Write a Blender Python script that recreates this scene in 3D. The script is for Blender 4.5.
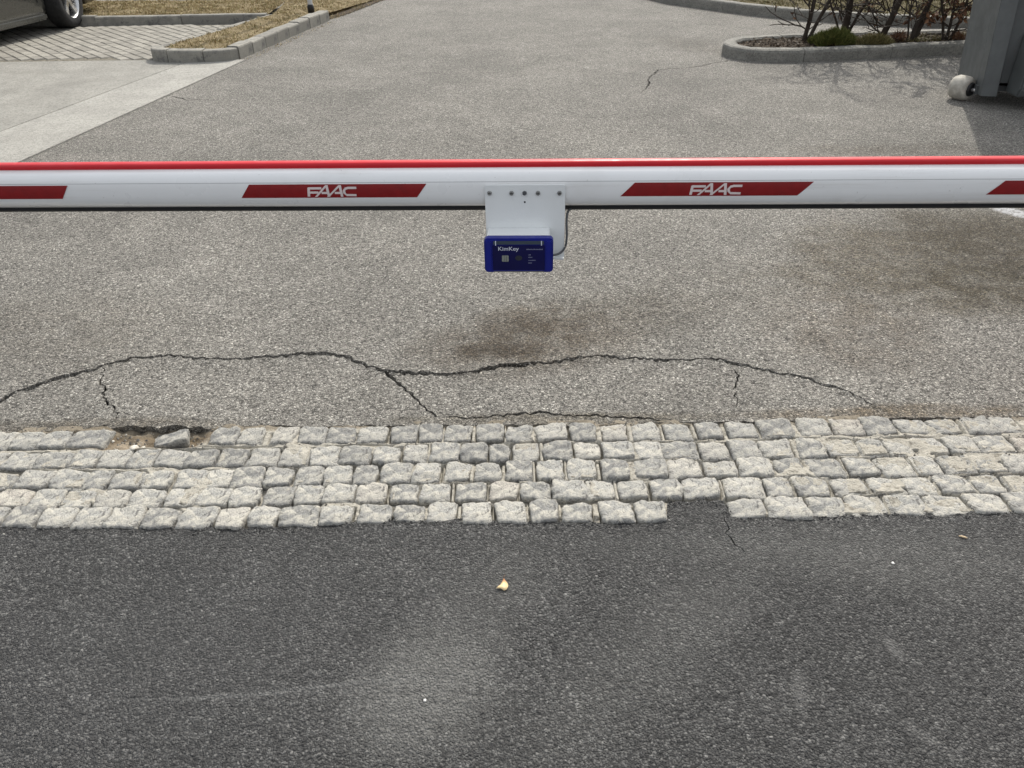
import bpy, bmesh, math, random
import numpy as np
from mathutils import Vector, Matrix, noise
from mathutils.geometry import delaunay_2d_cdt

for o in list(bpy.data.objects): bpy.data.objects.remove(o)
scene = bpy.context.scene
COL = scene.collection
PI = math.pi

# ---------------------------------------------------------------- camera, sky, sun, exposure
CAM_H, PITCH, ROLL, FPX = 1.55, math.radians(34), math.radians(.75), 769.0
fwd = Vector((0, math.cos(PITCH), -math.sin(PITCH)))
upv = Vector((0, math.sin(PITCH), math.cos(PITCH)))
rgt = Vector((1, 0, 0))
cr = rgt*math.cos(ROLL) - upv*math.sin(ROLL)
cu = upv*math.cos(ROLL) + rgt*math.sin(ROLL)
CAM = Vector((0, 0, CAM_H))
cam = bpy.data.cameras.new('camera')
cam.sensor_width = 36; cam.lens = 36*FPX/1024; cam.clip_start = .05; cam.clip_end = 2000
cam_o = bpy.data.objects.new('camera', cam); COL.objects.link(cam_o)
cam_o.matrix_world = Matrix(((cr.x, cu.x, -fwd.x, CAM.x), (cr.y, cu.y, -fwd.y, CAM.y), (cr.z, cu.z, -fwd.z, CAM.z), (0, 0, 0, 1)))
scene.camera = cam_o

SUN_EL, SUN_AZ = math.radians(42), math.radians(17)      # azimuth measured from +Y towards +X
world = bpy.data.worlds.new('World'); scene.world = world; world.use_nodes = True
wn = world.node_tree
sky = wn.nodes.new('ShaderNodeTexSky'); sky.sky_type = 'NISHITA'; sky.sun_disc = False
sky.sun_elevation = SUN_EL; sky.sun_rotation = SUN_AZ; sky.air_density = 1.0; sky.dust_density = 6.0; sky.ozone_density = 1.0
hz = wn.nodes.new('ShaderNodeHueSaturation'); hz.inputs['Saturation'].default_value = .45   # thin spring haze
veil = wn.nodes.new('ShaderNodeMix'); veil.data_type = 'RGBA'; veil.inputs['Factor'].default_value = .52; veil.inputs[7].default_value = (5.15, 5.35, 5.65, 1)   # even high veil of thin cloud
wn.links.new(sky.outputs[0], hz.inputs['Color']); wn.links.new(hz.outputs[0], veil.inputs[6]); wn.links.new(veil.outputs[2], wn.nodes['Background'].inputs[0])
wn.nodes['Background'].inputs[1].default_value = .15
sun = bpy.data.lights.new('sun', 'SUN'); sun.energy = 2.7; sun.angle = math.radians(.8); sun.color = (1, .955, .87)
sun_o = bpy.data.objects.new('sun', sun); COL.objects.link(sun_o)
sd = Vector((math.sin(SUN_AZ)*math.cos(SUN_EL), math.cos(SUN_AZ)*math.cos(SUN_EL), math.sin(SUN_EL)))
sun_o.rotation_euler = sd.to_track_quat('Z', 'Y').to_euler()
scene.view_settings.view_transform = 'Standard'; scene.view_settings.look = 'None'
scene.view_settings.gamma = 1; scene.view_settings.use_curve_mapping = False
scene.view_settings.exposure = .5

# ---------------------------------------------------------------- pixel -> place
def ray(u, v): return fwd*FPX + cr*(u-512) - cu*(v-384)
def G(u, v, z=0.0):                       # the ground (or a level z) under a pixel
    q = ray(u, v); return CAM + q*((z-CAM_H)/q.z)

# ---------------------------------------------------------------- helpers
def link(name, mesh, mat=None, parent=None, smooth=False, kind=None):
    o = bpy.data.objects.new(name, mesh); COL.objects.link(o)
    if mat is not None and not mesh.materials:
        for m in (mat if isinstance(mat, (list, tuple)) else [mat]): mesh.materials.append(m)
    if parent: o.parent = parent
    if smooth: mesh.polygons.foreach_set('use_smooth', [True]*len(mesh.polygons))
    if kind: o['kind'] = kind
    return o
def pyd(name, vs, fs, mat=None, parent=None, smooth=False, kind=None):
    me = bpy.data.meshes.new(name); me.from_pydata([tuple(v) for v in vs], [], fs); me.update()
    return link(name, me, mat, parent, smooth, kind)
def bmo(name, bm, mat=None, parent=None, smooth=False, kind=None, bevel=0, seg=2):
    if bevel: bmesh.ops.bevel(bm, geom=bm.edges[:], offset=bevel, segments=seg, affect='EDGES', clamp_overlap=True)
    me = bpy.data.meshes.new(name); bm.to_mesh(me); bm.free()
    return link(name, me, mat, parent, smooth, kind)
def tag(o, label, cat, group=None):
    o['label'] = label; o['category'] = cat
    if group: o['group'] = group
    return o
def empty(name, loc=(0, 0, 0), rz=0):
    o = bpy.data.objects.new(name, None); COL.objects.link(o); o.location = loc; o.rotation_euler = (0, 0, rz)
    o.empty_display_size = .1
    return o
def box(bm, c, s, M=None):
    r = bmesh.ops.create_cube(bm, size=1)
    for v in r['verts']:
        v.co = Vector((v.co.x*s[0]+c[0], v.co.y*s[1]+c[1], v.co.z*s[2]+c[2]))
        if M: v.co = M @ v.co
    return r['verts']
def boxo(name, c, s, mat, parent=None, bevel=0, M=None, seg=2):
    bm = bmesh.new(); box(bm, c, s, M); return bmo(name, bm, mat, parent, smooth=False, bevel=bevel, seg=seg)
def tube(vs, fs, pts, rads, n=6, cap=True):
    base = len(vs); k = len(pts)
    for i, p in enumerate(pts):
        p = Vector(p); t = (Vector(pts[min(i+1, k-1)])-Vector(pts[max(i-1, 0)])).normalized()
        a = t.cross(Vector((.3, .2, 1)) if abs(t.z) < .9 else Vector((1, .1, 0))).normalized(); b = t.cross(a)
        for j in range(n):
            w = 2*PI*j/n; vs.append(p+(a*math.cos(w)+b*math.sin(w))*rads[i])
    for i in range(k-1):
        for j in range(n):
            fs.append((base+i*n+j, base+i*n+(j+1) % n, base+(i+1)*n+(j+1) % n, base+(i+1)*n+j))
    if cap:
        fs.append(tuple(base+j for j in range(n))[::-1]); fs.append(tuple(base+(k-1)*n+j for j in range(n)))
def cyl(name, p0, p1, r, mat, parent=None, n=16, r2=None, smooth=True):
    vs, fs = [], []; tube(vs, fs, [p0, p1], [r, r2 or r], n); return pyd(name, vs, fs, mat, parent, False)
def tubeo(name, pts, rads, mat, parent=None, n=6):
    vs, fs = [], []; tube(vs, fs, pts, rads, n); return pyd(name, vs, fs, mat, parent, True)

# ---------------------------------------------------------------- materials
def lin(*c): return tuple(c)+(1,)
class Mat:
    def __init__(s, name, rough=.8, col=(.5, .5, .5), spec=.5, metal=0):
        s.m = bpy.data.materials.new(name); s.m.use_nodes = True; s.t = s.m.node_tree
        s.p = s.t.nodes['Principled BSDF']; s.p.inputs['Roughness'].default_value = rough
        s.p.inputs['Base Color'].default_value = lin(*col); s.p.inputs['Metallic'].default_value = metal
        s.p.inputs['Specular IOR Level'].default_value = spec
        s._co = None
    def n(s, typ, ins={}, **kw):
        x = s.t.nodes.new('ShaderNode'+typ)
        for k, v in kw.items(): setattr(x, k, v)
        for k, v in ins.items(): s.put(x.inputs[k], v)
        return x
    def put(s, sock, v):
        if isinstance(v, bpy.types.NodeSocket): s.t.links.new(v, sock)
        elif isinstance(v, (tuple, list)) and sock.type == 'RGBA' and len(v) == 3: sock.default_value = lin(*v)
        else: sock.default_value = v
    @property
    def co(s):
        if not s._co: s._co = s.n('NewGeometry').outputs['Position'] if False else s.n('TexCoord').outputs['Object']
        return s._co
    def noise(s, scale, detail=3, rough=.55, co=None, dist=0):
        return s.n('TexNoise', {'Vector': co or s.co, 'Scale': scale, 'Detail': detail, 'Roughness': rough, 'Distortion': dist}).outputs['Fac']
    def vor(s, scale, out='Distance', co=None, feature='F1', rnd=1):
        return s.n('TexVoronoi', {'Vector': co or s.co, 'Scale': scale, 'Randomness': rnd}, feature=feature).outputs[out]
    def ramp(s, fac, stops, interp='LINEAR'):
        r = s.n('ValToRGB', {'Fac': fac}); e = r.color_ramp.elements; r.color_ramp.interpolation = interp
        while len(e) < len(stops): e.new(.5)
        for el, (p, c) in zip(e, stops): el.position = p; el.color = lin(*c) if isinstance(c, tuple) else (c, c, c, 1)
        return r.outputs['Color']
    def mr(s, v, a, b, c=0., d=1., smooth=True):
        return s.n('MapRange', {'Value': v, 'From Min': a, 'From Max': b, 'To Min': c, 'To Max': d}, interpolation_type='SMOOTHSTEP' if smooth else 'LINEAR').outputs['Result']
    def math(s, op, a, b=0., c=0.):
        x = s.n('Math', operation=op); s.put(x.inputs[0], a); s.put(x.inputs[1], b); s.put(x.inputs[2], c); return x.outputs[0]
    def mix(s, f, a, b, mode='MIX'):
        x = s.n('Mix', data_type='RGBA', blend_type=mode); s.put(x.inputs['Factor'], f); s.put(x.inputs[6], a); s.put(x.inputs[7], b); return x.outputs[2]
    def bump(s, h, dist, strength=1., normal=None):
        b = s.n('Bump', {'Height': h, 'Distance': dist, 'Strength': strength})
        if normal is not None: s.put(b.inputs['Normal'], normal)
        return b.outputs['Normal']
    def blob(s, cx, cy, rx, ry, rot=0, soft=.7, wob=.35, wscale=4.):
        # stain with a ragged outline of its own, at a place on the ground
        if not hasattr(s, '_w'): s._w = {}
        if wscale not in s._w: s._w[wscale] = s.n('TexNoise', {'Vector': s.co, 'Scale': wscale, 'Detail': 5., 'Roughness': .65}).outputs['Color']
        w = s._w[wscale]
        mp = s.n('Mapping', {'Vector': s.co, 'Location': (cx, cy, 0), 'Rotation': (0, 0, rot), 'Scale': (rx, ry, 1)}, vector_type='TEXTURE').outputs[0]
        d = s.n('VectorMath', {0: w, 1: (.5, .5, .5)}, operation='SUBTRACT').outputs[0]
        d = s.n('VectorMath', {0: d, 'Scale': wob*2}, operation='SCALE').outputs[0]
        d = s.n('VectorMath', {0: mp, 1: d}, operation='ADD').outputs[0]
        d = s.n('VectorMath', {0: d, 1: (1, 1, 0)}, operation='MULTIPLY').outputs[0]
        L = s.n('VectorMath', {0: d}, operation='LENGTH').outputs['Value']
        return s.mr(L, 1.-soft*.5, 1.+soft*.5, 1., 0.)
    def fin(s, col=None, normal=None, rough=None):
        if col is not None: s.put(s.p.inputs['Base Color'], col)
        if normal is not None: s.put(s.p.inputs['Normal'], normal)
        if rough is not None: s.put(s.p.inputs['Roughness'], rough)
        return s.m

def mat_plain(name, col, rough=.6, spec=.5, metal=0, var=0., scale=20., bump=0., bscale=60., coat=0):
    M = Mat(name, rough, col, spec, metal)
    if coat: M.p.inputs['Coat Weight'].default_value = coat; M.p.inputs['Coat Roughness'].default_value = .08
    c = None; nrm = None
    f = M.noise(scale, 4)
    if var: c = M.mix(M.mr(f, .3, .7), tuple(x*(1-var) for x in col), tuple(min(1, x*(1+var)) for x in col))
    if bump: nrm = M.bump(M.noise(bscale, 3), bump)
    r = M.mr(M.noise(scale*1.7, 3), .3, .7, max(.02, rough*.85), min(1, rough*1.15))
    return M.fin(c, nrm, r)

def asphalt_old():
    M = Mat('weathered_asphalt', .88, spec=.35)
    warp = M.n('TexNoise', {'Vector': M.co, 'Scale': 90., 'Detail': 2.}).outputs['Color']
    wv = M.n('VectorMath', {0: warp, 'Scale': .006}, operation='SCALE').outputs[0]
    co = M.n('VectorMath', {0: M.co, 1: wv}, operation='ADD').outputs[0]
    v1 = M.n('TexVoronoi', {'Vector': co, 'Scale': 135.}); v2 = M.n('TexVoronoi', {'Vector': co, 'Scale': 280.})
    r1 = M.n('SeparateColor', {'Color': v1.outputs['Color']}); r2 = M.n('SeparateColor', {'Color': v2.outputs['Color']})
    stone = M.ramp(r1.outputs[0], [(0, (.065, .061, .054)), (.28, (.18, .17, .151)), (.72, (.285, .27, .24)), (.93, (.4, .378, .335)), (1, (.6, .575, .515))])
    small = M.ramp(r2.outputs[0], [(0, (.04, .037, .033)), (.5, (.195, .185, .164)), (.9, (.36, .342, .304)), (1, (.62, .6, .545))])
    show = M.mr(r1.outputs[1], .42, .46)
    c = M.mix(show, small, stone)
    binder = (.055, .052, .046)
    c = M.mix(M.math('MULTIPLY', M.mr(v1.outputs['Distance'], .5, .85), M.math('MULTIPLY', show, .8)), c, binder)
    # patches: paler and darker zones, dust, brownish stains
    big = M.noise(1.1, 5, .6); mid = M.noise(5.5, 4, .6); huge = M.noise(.35, 3)
    tone = M.math('MULTIPLY', M.mr(big, .25, .75, .78, 1.22, False), M.math('MULTIPLY', M.mr(mid, .25, .75, .88, 1.12, False), M.mr(huge, .3, .7, .94, 1.07, False)))
    fine = M.noise(38., 3, .7)
    tone = M.math('MULTIPLY', tone, M.mr(fine, .25, .75, .82, 1.16, False))
    c = M.mix(1., c, M.n('CombineColor', {0: tone, 1: tone, 2: tone}).outputs[0], 'MULTIPLY')
    patch = M.noise(8., 5, .68, dist=.5)
    def st(px, rx, ry, rot, col, amt, lo=.3, **k):
        nonlocal c
        g = G(*px); b = M.blob(g.x, g.y, rx, ry, rot, **k)
        b = M.math('MULTIPLY', b, M.math('MULTIPLY', M.math('MULTIPLY', M.mr(fine, .2, .6, .4, 1., False), M.mr(patch, .34, .6, lo, 1.)), amt))
        c = M.mix(b, c, M.mix(1., c, col, 'MULTIPLY'))
    st((520, 343), .36, .2, .1, (.46, .40, .335), 1., lo=.5, soft=1.1, wob=.55)
    st((497, 352), .17, .06, .0, (.42, .37, .31), .9, soft=.9, wob=.6, wscale=9.)
    st((548, 315), .25, .12, .1, (.5, .44, .37), .8, soft=1., wob=.8)
    st((600, 322), .4, .2, .25, (.6, .56, .5), .6, soft=1.3)
    st((945, 258), .75, .5, .3, (.5, .455, .375), 1., lo=.6, soft=.8, wob=.6)
    st((1000, 235), .5, .35, .2, (.55, .51, .44), .9, lo=.7, soft=.9, wob=.5)
    st((1005, 285), .4, .22, .0, (.5, .46, .36), .8, soft=.8)
    st((850, 330), .3, .3, .8, (.62, .56, .5), .75, soft=1.2)
    st((60, 330), .5, .3, -.2, (.72, .69, .65), .6, soft=1.2)
    st((720, 290), .5, .22, .3, (.72, .7, .66), .6, soft=1.4)
    st((890, 150), .5, .12, 0, (.55, .5, .45), .8, soft=1.2, wob=.8)
    st((695, 45), .25, .5, .6, (.7, .67, .64), .7, soft=1.3)
    st((100, 425), .45, .05, 0, (.5, .45, .38), .8, soft=.8)
    st((900, 412), .5, .04, 0, (.6, .5, .38), .9, soft=1.)
    st((560, 417), .5, .035, 0, (.5, .45, .36), .8, soft=.8)
    # bright sun-reflection spot near the container, painted into the asphalt colour
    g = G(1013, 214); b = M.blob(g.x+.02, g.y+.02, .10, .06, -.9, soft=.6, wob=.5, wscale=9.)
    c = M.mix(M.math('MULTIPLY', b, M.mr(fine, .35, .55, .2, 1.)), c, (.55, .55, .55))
    h = M.math('ADD', M.math('MULTIPLY', M.mr(v1.outputs['Distance'], 0., .8, 1., 0.), M.math('MULTIPLY', show, .7)), M.math('MULTIPLY', M.mr(v2.outputs['Distance'], 0., .8, 1., 0.), .45))
    h = M.math('ADD', M.math('ADD', h, M.math('MULTIPLY', r1.outputs[2], .5)), M.math('ADD', M.math('MULTIPLY', r2.outputs[2], .3), M.math('MULTIPLY', M.noise(20., 2), .4)))
    return M.fin(c, M.bump(h, .006, 1.), .9)

def asphalt_new():
    M = Mat('dark_asphalt', .62, spec=.5)
    warp = M.n('TexNoise', {'Vector': M.co, 'Scale': 110., 'Detail': 2.}).outputs['Color']
    wv = M.n('VectorMath', {0: warp, 'Scale': .007}, operation='SCALE').outputs[0]
    co = M.n('VectorMath', {0: M.co, 1: wv}, operation='ADD').outputs[0]
    v1 = M.n('TexVoronoi', {'Vector': co, 'Scale': 150.}); v2 = M.n('TexVoronoi', {'Vector': co, 'Scale': 310.})
    r1 = M.n('SeparateColor', {'Color': v1.outputs['Color']}); r2 = M.n('SeparateColor', {'Color': v2.outputs['Color']})
    stone = M.ramp(r1.outputs[0], [(0, (.012, .012, .0118)), (.45, (.05, .0495, .048)), (.85, (.105, .104, .1)), (.98, (.15, .148, .141)), (1, (.21, .207, .197))])
    small = M.ramp(r2.outputs[0], [(0, (.01, .01, .0098)), (.6, (.056, .0555, .054)), (1, (.14, .138, .133))])
    show = M.mr(r1.outputs[1], .32, .36)
    c = M.mix(show, small, stone)
    c = M.mix(M.math('MULTIPLY', M.mr(v1.outputs['Distance'], .5, .85), .85), c, (.013, .013, .0128))
    big = M.noise(1.3, 5, .6, dist=.4); mid = M.noise(6., 4, .65)
    tone = M.math('MULTIPLY', M.mr(big, .28, .72, .8, 1.25, False), M.mr(mid, .25, .75, .78, 1.22, False))
    fine = M.noise(45., 3, .7)
    tone = M.math('MULTIPLY', tone, M.mr(fine, .25, .75, .72, 1.28, False))
    c = M.mix(1., c, M.n('CombineColor', {0: tone, 1: tone, 2: tone}).outputs[0], 'MULTIPLY')
    def dust(px, rx, ry, rot, amt, col=(.2, .198, .185), **k):
        nonlocal c
        g = G(*px); b = M.blob(g.x, g.y, rx, ry, rot, **k)
        b = M.math('MULTIPLY', b, M.math('MULTIPLY', M.mr(fine, .3, .65, .25, 1., False), amt))
        c = M.mix(b, c, col)
    dust((425, 690), .15, .13, .5, .8, soft=1.5, wob=.5, wscale=7.)
    dust((480, 600), .22, .1, .9, .26, soft=1.5, wob=.7, wscale=6.)
    dust((650, 650), .4, .1, .75, .26, soft=1.5)
    dust((900, 560), .35, .1, -.1, .3, soft=1.4)
    dust((800, 690), .05, .018, 1.3, .36, (.26, .255, .245), soft=1., wob=.4, wscale=14.)
    dust((893, 648), .035, .016, 1.8, .36, (.26, .255, .245), soft=1., wob=.4, wscale=14.)
    dust((925, 736), .05, .014, -.8, .28, (.24, .235, .225), soft=1., wob=.4, wscale=14.)
    dust((310, 688), .32, .006, .09, .4, (.17, .17, .165), soft=1.4, wob=.25, wscale=9.)
    dust((200, 697), .4, .003, .02, .35, (.17, .17, .165), soft=1.4, wob=.1, wscale=5.)
    dust((350, 683), .18, .003, .13, .5, (.18, .18, .172), soft=1.4, wob=.1, wscale=5.)
    dust((190, 660), .5, .3, .2, .2, (.13, .13, .13), soft=1.6)
    dust((700, 545), .3, .05, .0, .2, (.15, .15, .14), soft=1.6)
    h = M.math('ADD', M.math('MULTIPLY', M.mr(v1.outputs['Distance'], 0., .85, 1., 0.), .8), M.math('MULTIPLY', M.mr(v2.outputs['Distance'], 0., .8, 1., 0.), .4))
    h = M.math('ADD', M.math('ADD', h, M.math('MULTIPLY', r1.outputs[2], .55)), M.math('ADD', M.math('MULTIPLY', r2.outputs[2], .3), M.math('MULTIPLY', M.noise(22., 2), .5)))
    return M.fin(c, M.bump(h, .0075, 1.), M.mr(fine, .3, .7, .62, .85))

def cobble_mat(name, k, dk):
    M = Mat(name, .82, spec=.35)
    rnd = M.n('ObjectInfo').outputs['Random']
    tone = M.ramp(rnd, [(q, tuple(x*k for x in cc)) for q, cc in [(0, (.2, .2, .193)), (.35, (.34, .337, .317)), (.7, (.44, .43, .395)), (.9, (.48, .465, .42)), (1, (.45, .40, .34))]])
    grain = M.noise(230., 3, .8); g2 = M.noise(42., 4, .65)
    c = M.mix(M.mr(grain, .38, .6, .62, 0.), tone, (.19, .188, .18))
    c = M.mix(M.mr(grain, .58, .74, 0., .5), c, (.68, .67, .63))
    big = M.noise(19., 3, .6); dirt = M.math('MULTIPLY', M.mr(g2, .36, .62, .1*dk, .85*dk), M.mr(big, .38, .6, .15, 1.))
    c = M.mix(M.mr(M.noise(11., 3, .6), .4, .62, 0., .35), c, (.2, .2, .195))
    c = M.mix(dirt, c, (.6, .57, .49))
    fis = M.noise(28., 5, .7, dist=1.3)
    c = M.mix(M.mr(fis, .36, .46, .8, 0.), c, (.12, .117, .11))
    h = M.math('ADD', M.math('MULTIPLY', g2, 1.), M.math('ADD', M.math('MULTIPLY', grain, .55), M.math('MULTIPLY', fis, .8)))
    return M.fin(c, M.bump(h, .011, 1.))

def sand_mat():
    M = Mat('joint_sand', .95, spec=.2)
    c = M.mix(M.noise(16., 5, .7), (.24, .225, .19), (.5, .472, .405))
    c = M.mix(M.mr(M.noise(130., 2), .35, .5, .5, 0.), c, (.22, .2, .165))
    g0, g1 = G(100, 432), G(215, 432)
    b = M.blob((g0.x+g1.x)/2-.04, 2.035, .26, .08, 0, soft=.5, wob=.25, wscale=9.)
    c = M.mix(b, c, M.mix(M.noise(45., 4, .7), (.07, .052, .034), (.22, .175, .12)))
    g = G(120, 440); b2 = M.blob(g.x+.02, g.y, .06, .03, 0, soft=.6, wscale=20.)
    c = M.mix(M.math('MULTIPLY', b2, .8), c, (.3, .25, .185))
    # soil washed along the asphalt edge
    sep = M.n('SeparateXYZ', {0: M.co})
    c = M.mix(M.math('MULTIPLY', M.mr(sep.outputs[1], 2.035, 2.06), .85), c, M.mix(M.noise(60., 3), (.1, .085, .06), (.26, .22, .165)))
    c = M.mix(M.mr(M.noise(24., 4, .7), .54, .66, 0., .8), c, (.13, .118, .095))
    h = M.math('ADD', M.noise(55., 4, .7), M.math('MULTIPLY', M.noise(200., 2), .5))
    return M.fin(c, M.bump(h, .006))

def concrete_mat(name, a, b, sc=3.):
    M = Mat(name, .88, spec=.3)
    c = M.mix(M.mr(M.noise(sc, 5, .62), .3, .7), a, b)
    c = M.mix(M.mr(M.noise(60., 3, .7), .35, .55, .55, 0.), c, tuple(x*.45 for x in a)); c = M.mix(M.mr(M.noise(130., 2, .7), .55, .7, 0., .45), c, tuple(min(1, x*1.6) for x in b))
    c = M.mix(M.mr(M.noise(1.2, 5, .6, dist=1.), .5, .7, 0., .35), c, tuple(x*.72 for x in a))
    return M.fin(c, M.bump(M.noise(90., 3, .7), .006))

def kerb_mat():
    M = Mat('kerb_concrete', .85, spec=.3)
    rnd = M.n('ObjectInfo').outputs['Random']
    base = M.mix(rnd, (.21, .2, .172), (.3, .287, .248))
    c = M.mix(M.mr(M.noise(9., 5, .7), .35, .65), base, (.2, .192, .17))
    c = M.mix(M.mr(M.noise(14., 5, .75, dist=.6), .52, .64, 0., .7), c, (.09, .088, .084))
    c = M.mix(M.mr(M.noise(120., 2), .3, .45, .4, 0.), c, (.13, .125, .12))
    return M.fin(c, M.bump(M.noise(70., 4, .7), .004))

def soil_mat(name, a, b):
    M = Mat(name, .95, spec=.15)
    c = M.mix(M.noise(18., 5, .7), a, b); c = M.mix(M.mr(M.noise(90., 3, .7), .35, .55, .6, 0.), c, tuple(x*.35 for x in a))
    return M.fin(c, M.bump(M.noise(35., 5, .7), .03))

def blade_mat(name, stops, rough=.7, trans=.15):
    M = Mat(name, rough, spec=.25)
    g = M.n('NewGeometry').outputs['Random Per Island']
    c = M.ramp(g, stops)
    c = M.mix(M.mr(M.noise(2.5, 4), .3, .7, 0., .5), c, M.mix(1., c, (.65, .6, .5), 'MULTIPLY'))
    M.p.inputs['Subsurface Weight'].default_value = 0
    return M.fin(c)

def bark_mat():
    M = Mat('shrub_bark', .85, spec=.3)
    c = M.mix(M.noise(30., 4, .7), (.022, .017, .013), (.065, .05, .038))
    return M.fin(c, M.bump(M.noise(60., 3), .004))

def beam_mat():
    M = Mat('white_lacquer', .32, (.86, .86, .85), .5)
    M.p.inputs['Coat Weight'].default_value = .5; M.p.inputs['Coat Roughness'].default_value = .12
    mp = M.n('Mapping', {'Vector': M.co, 'Scale': (2.5, 30, 60)}).outputs[0]
    d = M.math('ADD', M.mr(M.noise(9., 5, .65), .5, .75, 0., .16), M.mr(M.noise(1., 5, .7, co=mp), .5, .75, 0., .36))
    c = M.mix(d, (.86, .86, .85), (.55, .53, .49))
    c = M.mix(M.mr(M.noise(160., 2), .7, .76, 0., .35), c, (.4, .38, .35))
    return M.fin(c, M.bump(M.noise(3., 2), .0008), M.mr(M.noise(14., 4), .3, .7, .26, .4))

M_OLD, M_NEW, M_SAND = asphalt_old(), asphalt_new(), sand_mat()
M_SETT, M_SETTG = cobble_mat('pale_granite_sett', 1.2, 1.), cobble_mat('grey_granite_sett', 1.02, .7)
M_GUT = concrete_mat('gutter_concrete', (.285, .277, .25), (.36, .35, .317))
M_SLAB = concrete_mat('slab_concrete', (.235, .228, .205), (.305, .296, .266))
M_KERB = kerb_mat()
M_KERBD = concrete_mat('shaded_kerb', (.17, .165, .147), (.25, .242, .215), 7.)  # darker kerb concrete, shade of the kerb faces put into its base colour
M_SUB = soil_mat('subsoil', (.035, .03, .024), (.07, .06, .045))
M_SOIL = soil_mat('bed_soil', (.055, .042, .03), (.11, .085, .06))
M_VERGE = soil_mat('verge_soil', (.2, .155, .085), (.34, .275, .165))
M_DRY = blade_mat('dry_grass', [(0, (.2, .15, .07)), (.4, (.38, .30, .16)), (.8, (.52, .43, .25)), (.92, (.24, .22, .09)), (1, (.13, .15, .045))])
M_GREEN = blade_mat('evergreen_needles', [(0, (.05, .065, .015)), (.6, (.11, .13, .03)), (1, (.22, .2, .065))])
M_OLIVE = blade_mat('olive_grass', [(0, (.08, .075, .03)), (.5, (.16, .145, .06)), (1, (.28, .23, .11))])
M_DEAD = blade_mat('withered_leaves', [(0, (.07, .035, .022)), (.5, (.15, .075, .042)), (1, (.27, .15, .085))])
M_BARK = bark_mat()
M_LITTER = blade_mat('brown_litter', [(0, (.035, .026, .018)), (.6, (.085, .062, .042)), (1, (.16, .12, .08))])
M_WHITE = beam_mat()
M_RED = mat_plain('red_rubber_profile', (.56, .01, .019), .45, .35, var=.03)
M_BLACK = mat_plain('black_rubber', (.012, .012, .013), .55, .4, var=.2)
M_STICK = mat_plain('red_reflective_film', (.23, .004, .006), .45, .5, var=.08, scale=60)
M_LETTER = mat_plain('white_film', (.72, .62, .60), .5, .4, var=.05)
M_PLATE = mat_plain('light_grey_powder_coat', (.77, .785, .775), .42, .5, var=.04, scale=8., bump=.0003, bscale=600.)
M_STEEL = mat_plain('zinc_steel', (.42, .42, .41), .38, .5, .9, var=.2, scale=90)
M_BLUE = mat_plain('blue_plastic', (.008, .014, .2), .42, .35, var=.08, scale=40)
M_NAVY = mat_plain('navy_panel', (.004, .004, .06), .45, .3, var=.1)
M_CABLE = mat_plain('grey_cable', (.075, .08, .085), .5)
M_PRINT = mat_plain('white_print', (.62, .64, .72), .6)
M_GOLD = mat_plain('chip_contact', (.34, .36, .32), .45, .5, .5, var=.2, scale=200)
M_DARKICON = mat_plain('dark_icon', (.018, .022, .03), .5)
M_CONT = mat_plain('grey_green_paint', (.075, .081, .08), .45, .5, var=.12, scale=6., bump=.0006, bscale=40)
M_CONT2 = mat_plain('worn_grey_paint', (.1, .107, .105), .5, .5, var=.12, scale=9., bump=.0006, bscale=40)
M_ROLL = mat_plain('white_nylon', (.42, .395, .34), .7, .3, var=.3, scale=16)
M_CARP = mat_plain('silver_car_paint', (.115, .115, .105), .3, .5, .75, coat=.8)
M_GLASS = mat_plain('tinted_car_glass', (.01, .012, .013), .04, .6)
M_TYRE = mat_plain('tyre_rubber', (.016, .016, .016), .8, .3, var=.3)
M_RIM = mat_plain('alloy_rim', (.55, .55, .54), .28, .5, .85)
M_CHROME = mat_plain('chrome_trim', (.7, .7, .7), .15, .5, 1)
M_PLAST = mat_plain('black_car_plastic', (.02, .02, .021), .5)
M_LENS = mat_plain('red_lens', (.25, .01, .012), .15)
M_LAMP = mat_plain('clear_lens', (.5, .52, .55), .1)
M_POST = mat_plain('galvanised_post', (.52, .53, .54), .45, .5, .5, var=.1)

def paver_mat():
    M = Mat('concrete_paver', .88, spec=.3)
    rnd = M.n('ObjectInfo').outputs['Random']
    c = M.mix(rnd, (.22, .208, .18), (.33, .312, .27)); c = M.mix(M.mr(M.noise(40., 4, .7), .35, .6, .45, 0.), c, (.19, .175, .15))
    return M.fin(c, M.bump(M.noise(80., 3), .003))
M_PAVER = paver_mat()
def leaf_mat():
    M = Mat('fallen_leaf', .55, spec=.4)
    c = M.mix(M.noise(70., 4), (.62, .45, .22), (.78, .62, .36)); 
    sep = M.n('SeparateXYZ', {0: M.co})
    c = M.mix(M.mr(sep.outputs[1], .006, .022), c, (.33, .15, .06))
    return M.fin(c, M.bump(M.noise(120., 3), .001))
M_LEAF = leaf_mat()

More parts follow.
